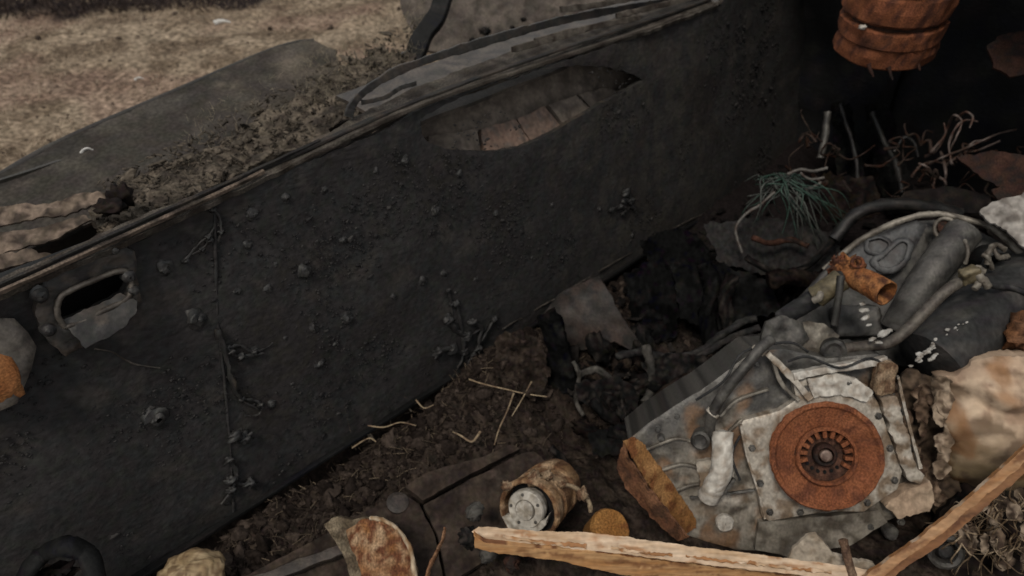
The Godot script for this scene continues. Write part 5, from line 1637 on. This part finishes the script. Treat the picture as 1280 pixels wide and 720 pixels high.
	for k in 5:
		var a := 0.5 + TAU * k / 5.0
		var d := HP.u * cos(a) + HP.v * sin(a)
		mb = MB.new()
		lathe(mb, hc + d * 0.041 + ax * 0.013, ax, [.0045, -.004, .0042, .003, 0, .0038], 8, PL.alloydark)
		part("bolt", mb, M.metal, ro)
	for q in [[634, 607, .016], [668, 598, .022], [684, 594, .016], [728, 618, .02], [702, 606, .012]]:
		mb = MB.new()
		lump(mb, P(q[0], q[1], 1.99), Vector3(q[2], q[2] * .7, q[2]), rand_basis(), 0.5, q[0], [C(.3, .2, .12), C(.45, .33, .22), C(.18, .1, .06), 14.0, -0.05], 9)
		part("lug", mb, M.rust, ro)
	mb = MB.new()
	pts_tube(mb, [[708, 606, 1.98], [724, 612, 1.99], [736, 626, 2.0], [738, 640, 2.0]], 1.98, 0.006, PL.twig, 0.3)
	part("band", mb, M.rust, ro)
	# orange can behind it
	mb = MB.new()
	lathe(mb, P(752, 672, 2.1), Vector3(0.12, 0.85, 0.3), [.0, -.05, .05, -.05, .055, .0, .054, .1, .048, .112, .0, .115], 32, [C(.36, .16, .045), C(.46, .24, .08), C(.26, .1, .035), 8.0, -0.15], {"amp": 0.004})
	single("orange_can", mb, M.rust, "small rusty orange can between roller and folded fin", "can")
	# lumps before the beam's left end
	for q in [[594, 640, .02, "alloydark", "grey scrap lump above the beam's left end"], [612, 690, .022, "alloydark", "grey scrap lump hanging under the beam's left end"], [585, 672, .024, "char", "black scrap lump touching the beam's left end"], [640, 704, .02, "rustdark", "rusty scrap lump below the roller and beam"]]:
		mb = MB.new()
		lump(mb, P(q[0], q[1], 1.95), Vector3(q[2], q[2] * 1.3, q[2]), rand_basis(), 0.4, q[0], PL[q[3]], 12)
		single("scrap_lump", mb, M.ash, q[4], "scrap")
	# beige burnt lump like a collapsed sack
	var BG := Pl.new(P(1240, 530, 1.98), Vector3(-0.35, 0.5, 0.78), Vector3.RIGHT)
	mb = MB.new()
	var bo := on2(BG, 1245, 530)
	slab(mb, BG, poly(BG, [1166, 496, 1174, 474, 1200, 466, 1224, 450, 1250, 446, 1310, 452, 1310, 640, 1220, 640, 1196, 610, 1184, 584, 1190, 552, 1176, 530]), 0.12, 0.009, PL.ash, {"amp": 0.004, "fq": 9.0, "rag": 0.008, "bev": 0.012, "bend": func(q): return 0.08 - 2.6 * (q - bo).length_squared() - 0.25 * maxf(0.0, -(q - bo).y) + fold(q - bo), "col": sack_col})
	single("beige_sack", mb, M.cloth, "collapsed beige sack burnt at the right edge beside the engine", "sack")
	# folds of its torn left edge
	var fo := thing("torn_folds", "torn brown folds between the engine and the beige sack", "scrap", G(1155, 650, 0.1))
	mb = MB.new()
	var FB := Pl.new(P(1155, 570, 2.1), Vector3(-0.3, 0.5, 0.8), Vector3.RIGHT)
	slab(mb, FB, poly(FB, [1116, 484, 1140, 462, 1180, 480, 1196, 560, 1200, 620, 1172, 650, 1150, 600, 1134, 540]), 0.02, 0.01, [C(.1, .07, .05), C(.17, .12, .085), C(.05, .036, .028), 12.0, 0.0], {"amp": 0.03, "fq": 14.0, "rag": 0.008})
	part("backing", mb, M.ash, fo)
	for k in 16:
		var x := 1130 + rng.randf_range(0, 46)
		var y := 490 + k * 9.0
		mb = MB.new()
		var fq2 := Pl.new(P(x, y, 2.04), Vector3(rng.randf_range(-0.9, 0.5), rng.randf_range(0.2, 0.9), 0.8), Vector3.RIGHT)
		var w := rng.randf_range(9, 20)
		var hh := rng.randf_range(12, 34)
		slab(mb, fq2, poly(fq2, [x - w * 0.5, y - hh * 0.3, x, y - hh * 0.5, x + w * 0.6, y - hh * 0.2, x + w * 0.35, y + hh * 0.3, x - w * 0.1, y + hh * 0.6, x - w * 0.45, y + hh * 0.2]), 0.006, 0.007, [C(.15, .1, .07), C(.27, .19, .135), C(.07, .045, .032), 16.0, -0.02], {"amp": 0.02, "fq": 18.0, "rag": 0.008})
		part("fold", mb, M.ash, fo)
	# ash-white flakes along the torn edge of the sack
	for k in 7:
		mb = MB.new()
		var x := 1176 + rng.randf_range(-4, 18)
		var y := 484 + k * 17.0
		var w := rng.randf_range(14, 26)
		var hh := rng.randf_range(20, 40)
		var fp := Pl.new(P(x, y, 1.985), Vector3(rng.randf_range(-0.8, 0.4), rng.randf_range(0.2, 0.9), 0.8), Vector3.RIGHT)
		slab(mb, fp, poly(fp, [x - w * 0.5, y - hh * 0.3, x, y - hh * 0.5, x + w * 0.6, y - hh * 0.2, x + w * 0.35, y + hh * 0.3, x - w * 0.1, y + hh * 0.6, x - w * 0.45, y + hh * 0.2]), 0.006, 0.007, [C(.26, .19, .135), C(.4, .31, .23), C(.12, .085, .06), 16.0, 0.0], {"amp": 0.016, "fq": 14.0, "rag": 0.006})
		part("pale_flake", mb, M.ash, fo)
	# straw fibres
	var fb := thing("fibre_tangle", "tangle of pale burnt fibres under the slanting beam at right", "fibres", G(1230, 700, 0.1))
	for k in 80:
		var x := rng.randf_range(1196, 1292)
		var y := rng.randf_range(600, 700)
		if y < 720 - (x - 1090) * 0.75 + 6: y = 720 - (x - 1090) * 0.75 + rng.randf_range(6, 40)
		var d := rng.randf_range(1.9, 2.0)
		var fa := rng.randf() * TAU
		var fd := rng.randf_range(20, 60)
		var dx := cos(fa) * fd
		var dy := absf(sin(fa)) * fd
		mb = MB.new()
		pts_tube(mb, [[x, y, d], [x + dx * 0.3 + rng.randf_range(-6, 6), y + dy * 0.3 + rng.randf_range(-6, 6), d - .03], [x + dx * 0.7 + rng.randf_range(-9, 9), y + dy * 0.7 + rng.randf_range(-9, 9), d - .02], [x + dx, y + dy, d + .03]], d, rng.randf_range(.0008, .0026), [C(.2, .14, .09), C(.42, .32, .22), C(.12, .08, .05), 9.0, 0.0], 0.4)
		part("fibre", mb, M.straw, fb)
	for k in 30:
		mb = MB.new()
		var x := rng.randf_range(1200, 1290)
		var y := maxf(rng.randf_range(600, 710), 724 - (x - 1090) * 0.75 + rng.randf_range(0, 12))
		var w := rng.randf_range(8, 22)
		var hh := rng.randf_range(10, 30)
		var fp := Pl.new(P(x, y, rng.randf_range(1.9, 1.97)), Vector3(rng.randf_range(-0.9, 0.7), rng.randf_range(0.0, 0.9), 0.7), Vector3.RIGHT)
		slab(mb, fp, poly(fp, [x - w * 0.5, y - hh * 0.3, x, y - hh * 0.5, x + w * 0.6, y - hh * 0.2, x + w * 0.35, y + hh * 0.3, x - w * 0.1, y + hh * 0.6, x - w * 0.45, y + hh * 0.2]), 0.005, 0.008, [C(.17, .12, .085), C(.36, .28, .21), C(.07, .05, .038), 14.0, 0.0], {"amp": 0.02, "fq": 15.0, "rag": 0.008})
		part("charred_flake", mb, M.ash, fb)
	mb = MB.new()
	var UB := Pl.new(P(1240, 690, 2.02), Vector3(-0.2, 0.7, 0.6), Vector3.RIGHT)
	slab(mb, UB, poly(UB, [1160, 660, 1210, 600, 1310, 580, 1310, 760, 1140, 760]), 0.03, 0.015, PL.charbrown, {"amp": 0.03, "fq": 8.0, "rag": 0.01})
	part("matted_base", mb, M.ash, fb)
	# dark ring with bolt at the bottom right
	var rg := thing("dark_ring", "dark round ring under the slanting beam at the bottom", "ring", G(1184, 715, 0.1))
	mb = MB.new()
	lathe(mb, P(1183, 690, 1.93), Vector3(-0.2, 0.55, 0.8), [.044, -.03, .044, .004, .036, .01, .028, .004, .026, -.02], 28, PL.alloydark, {"amp": 0.003})
	part("ring", mb, M.metal, rg)
	mb = MB.new()
	lathe(mb, P(1183, 690, 1.93), Vector3(-0.2, 0.55, 0.8), [.026, -.02, .018, .0, .012, .004, 0, .004], 18, PL.soot, {"amp": 0.002})
	part("plug", mb, M.metal, rg)
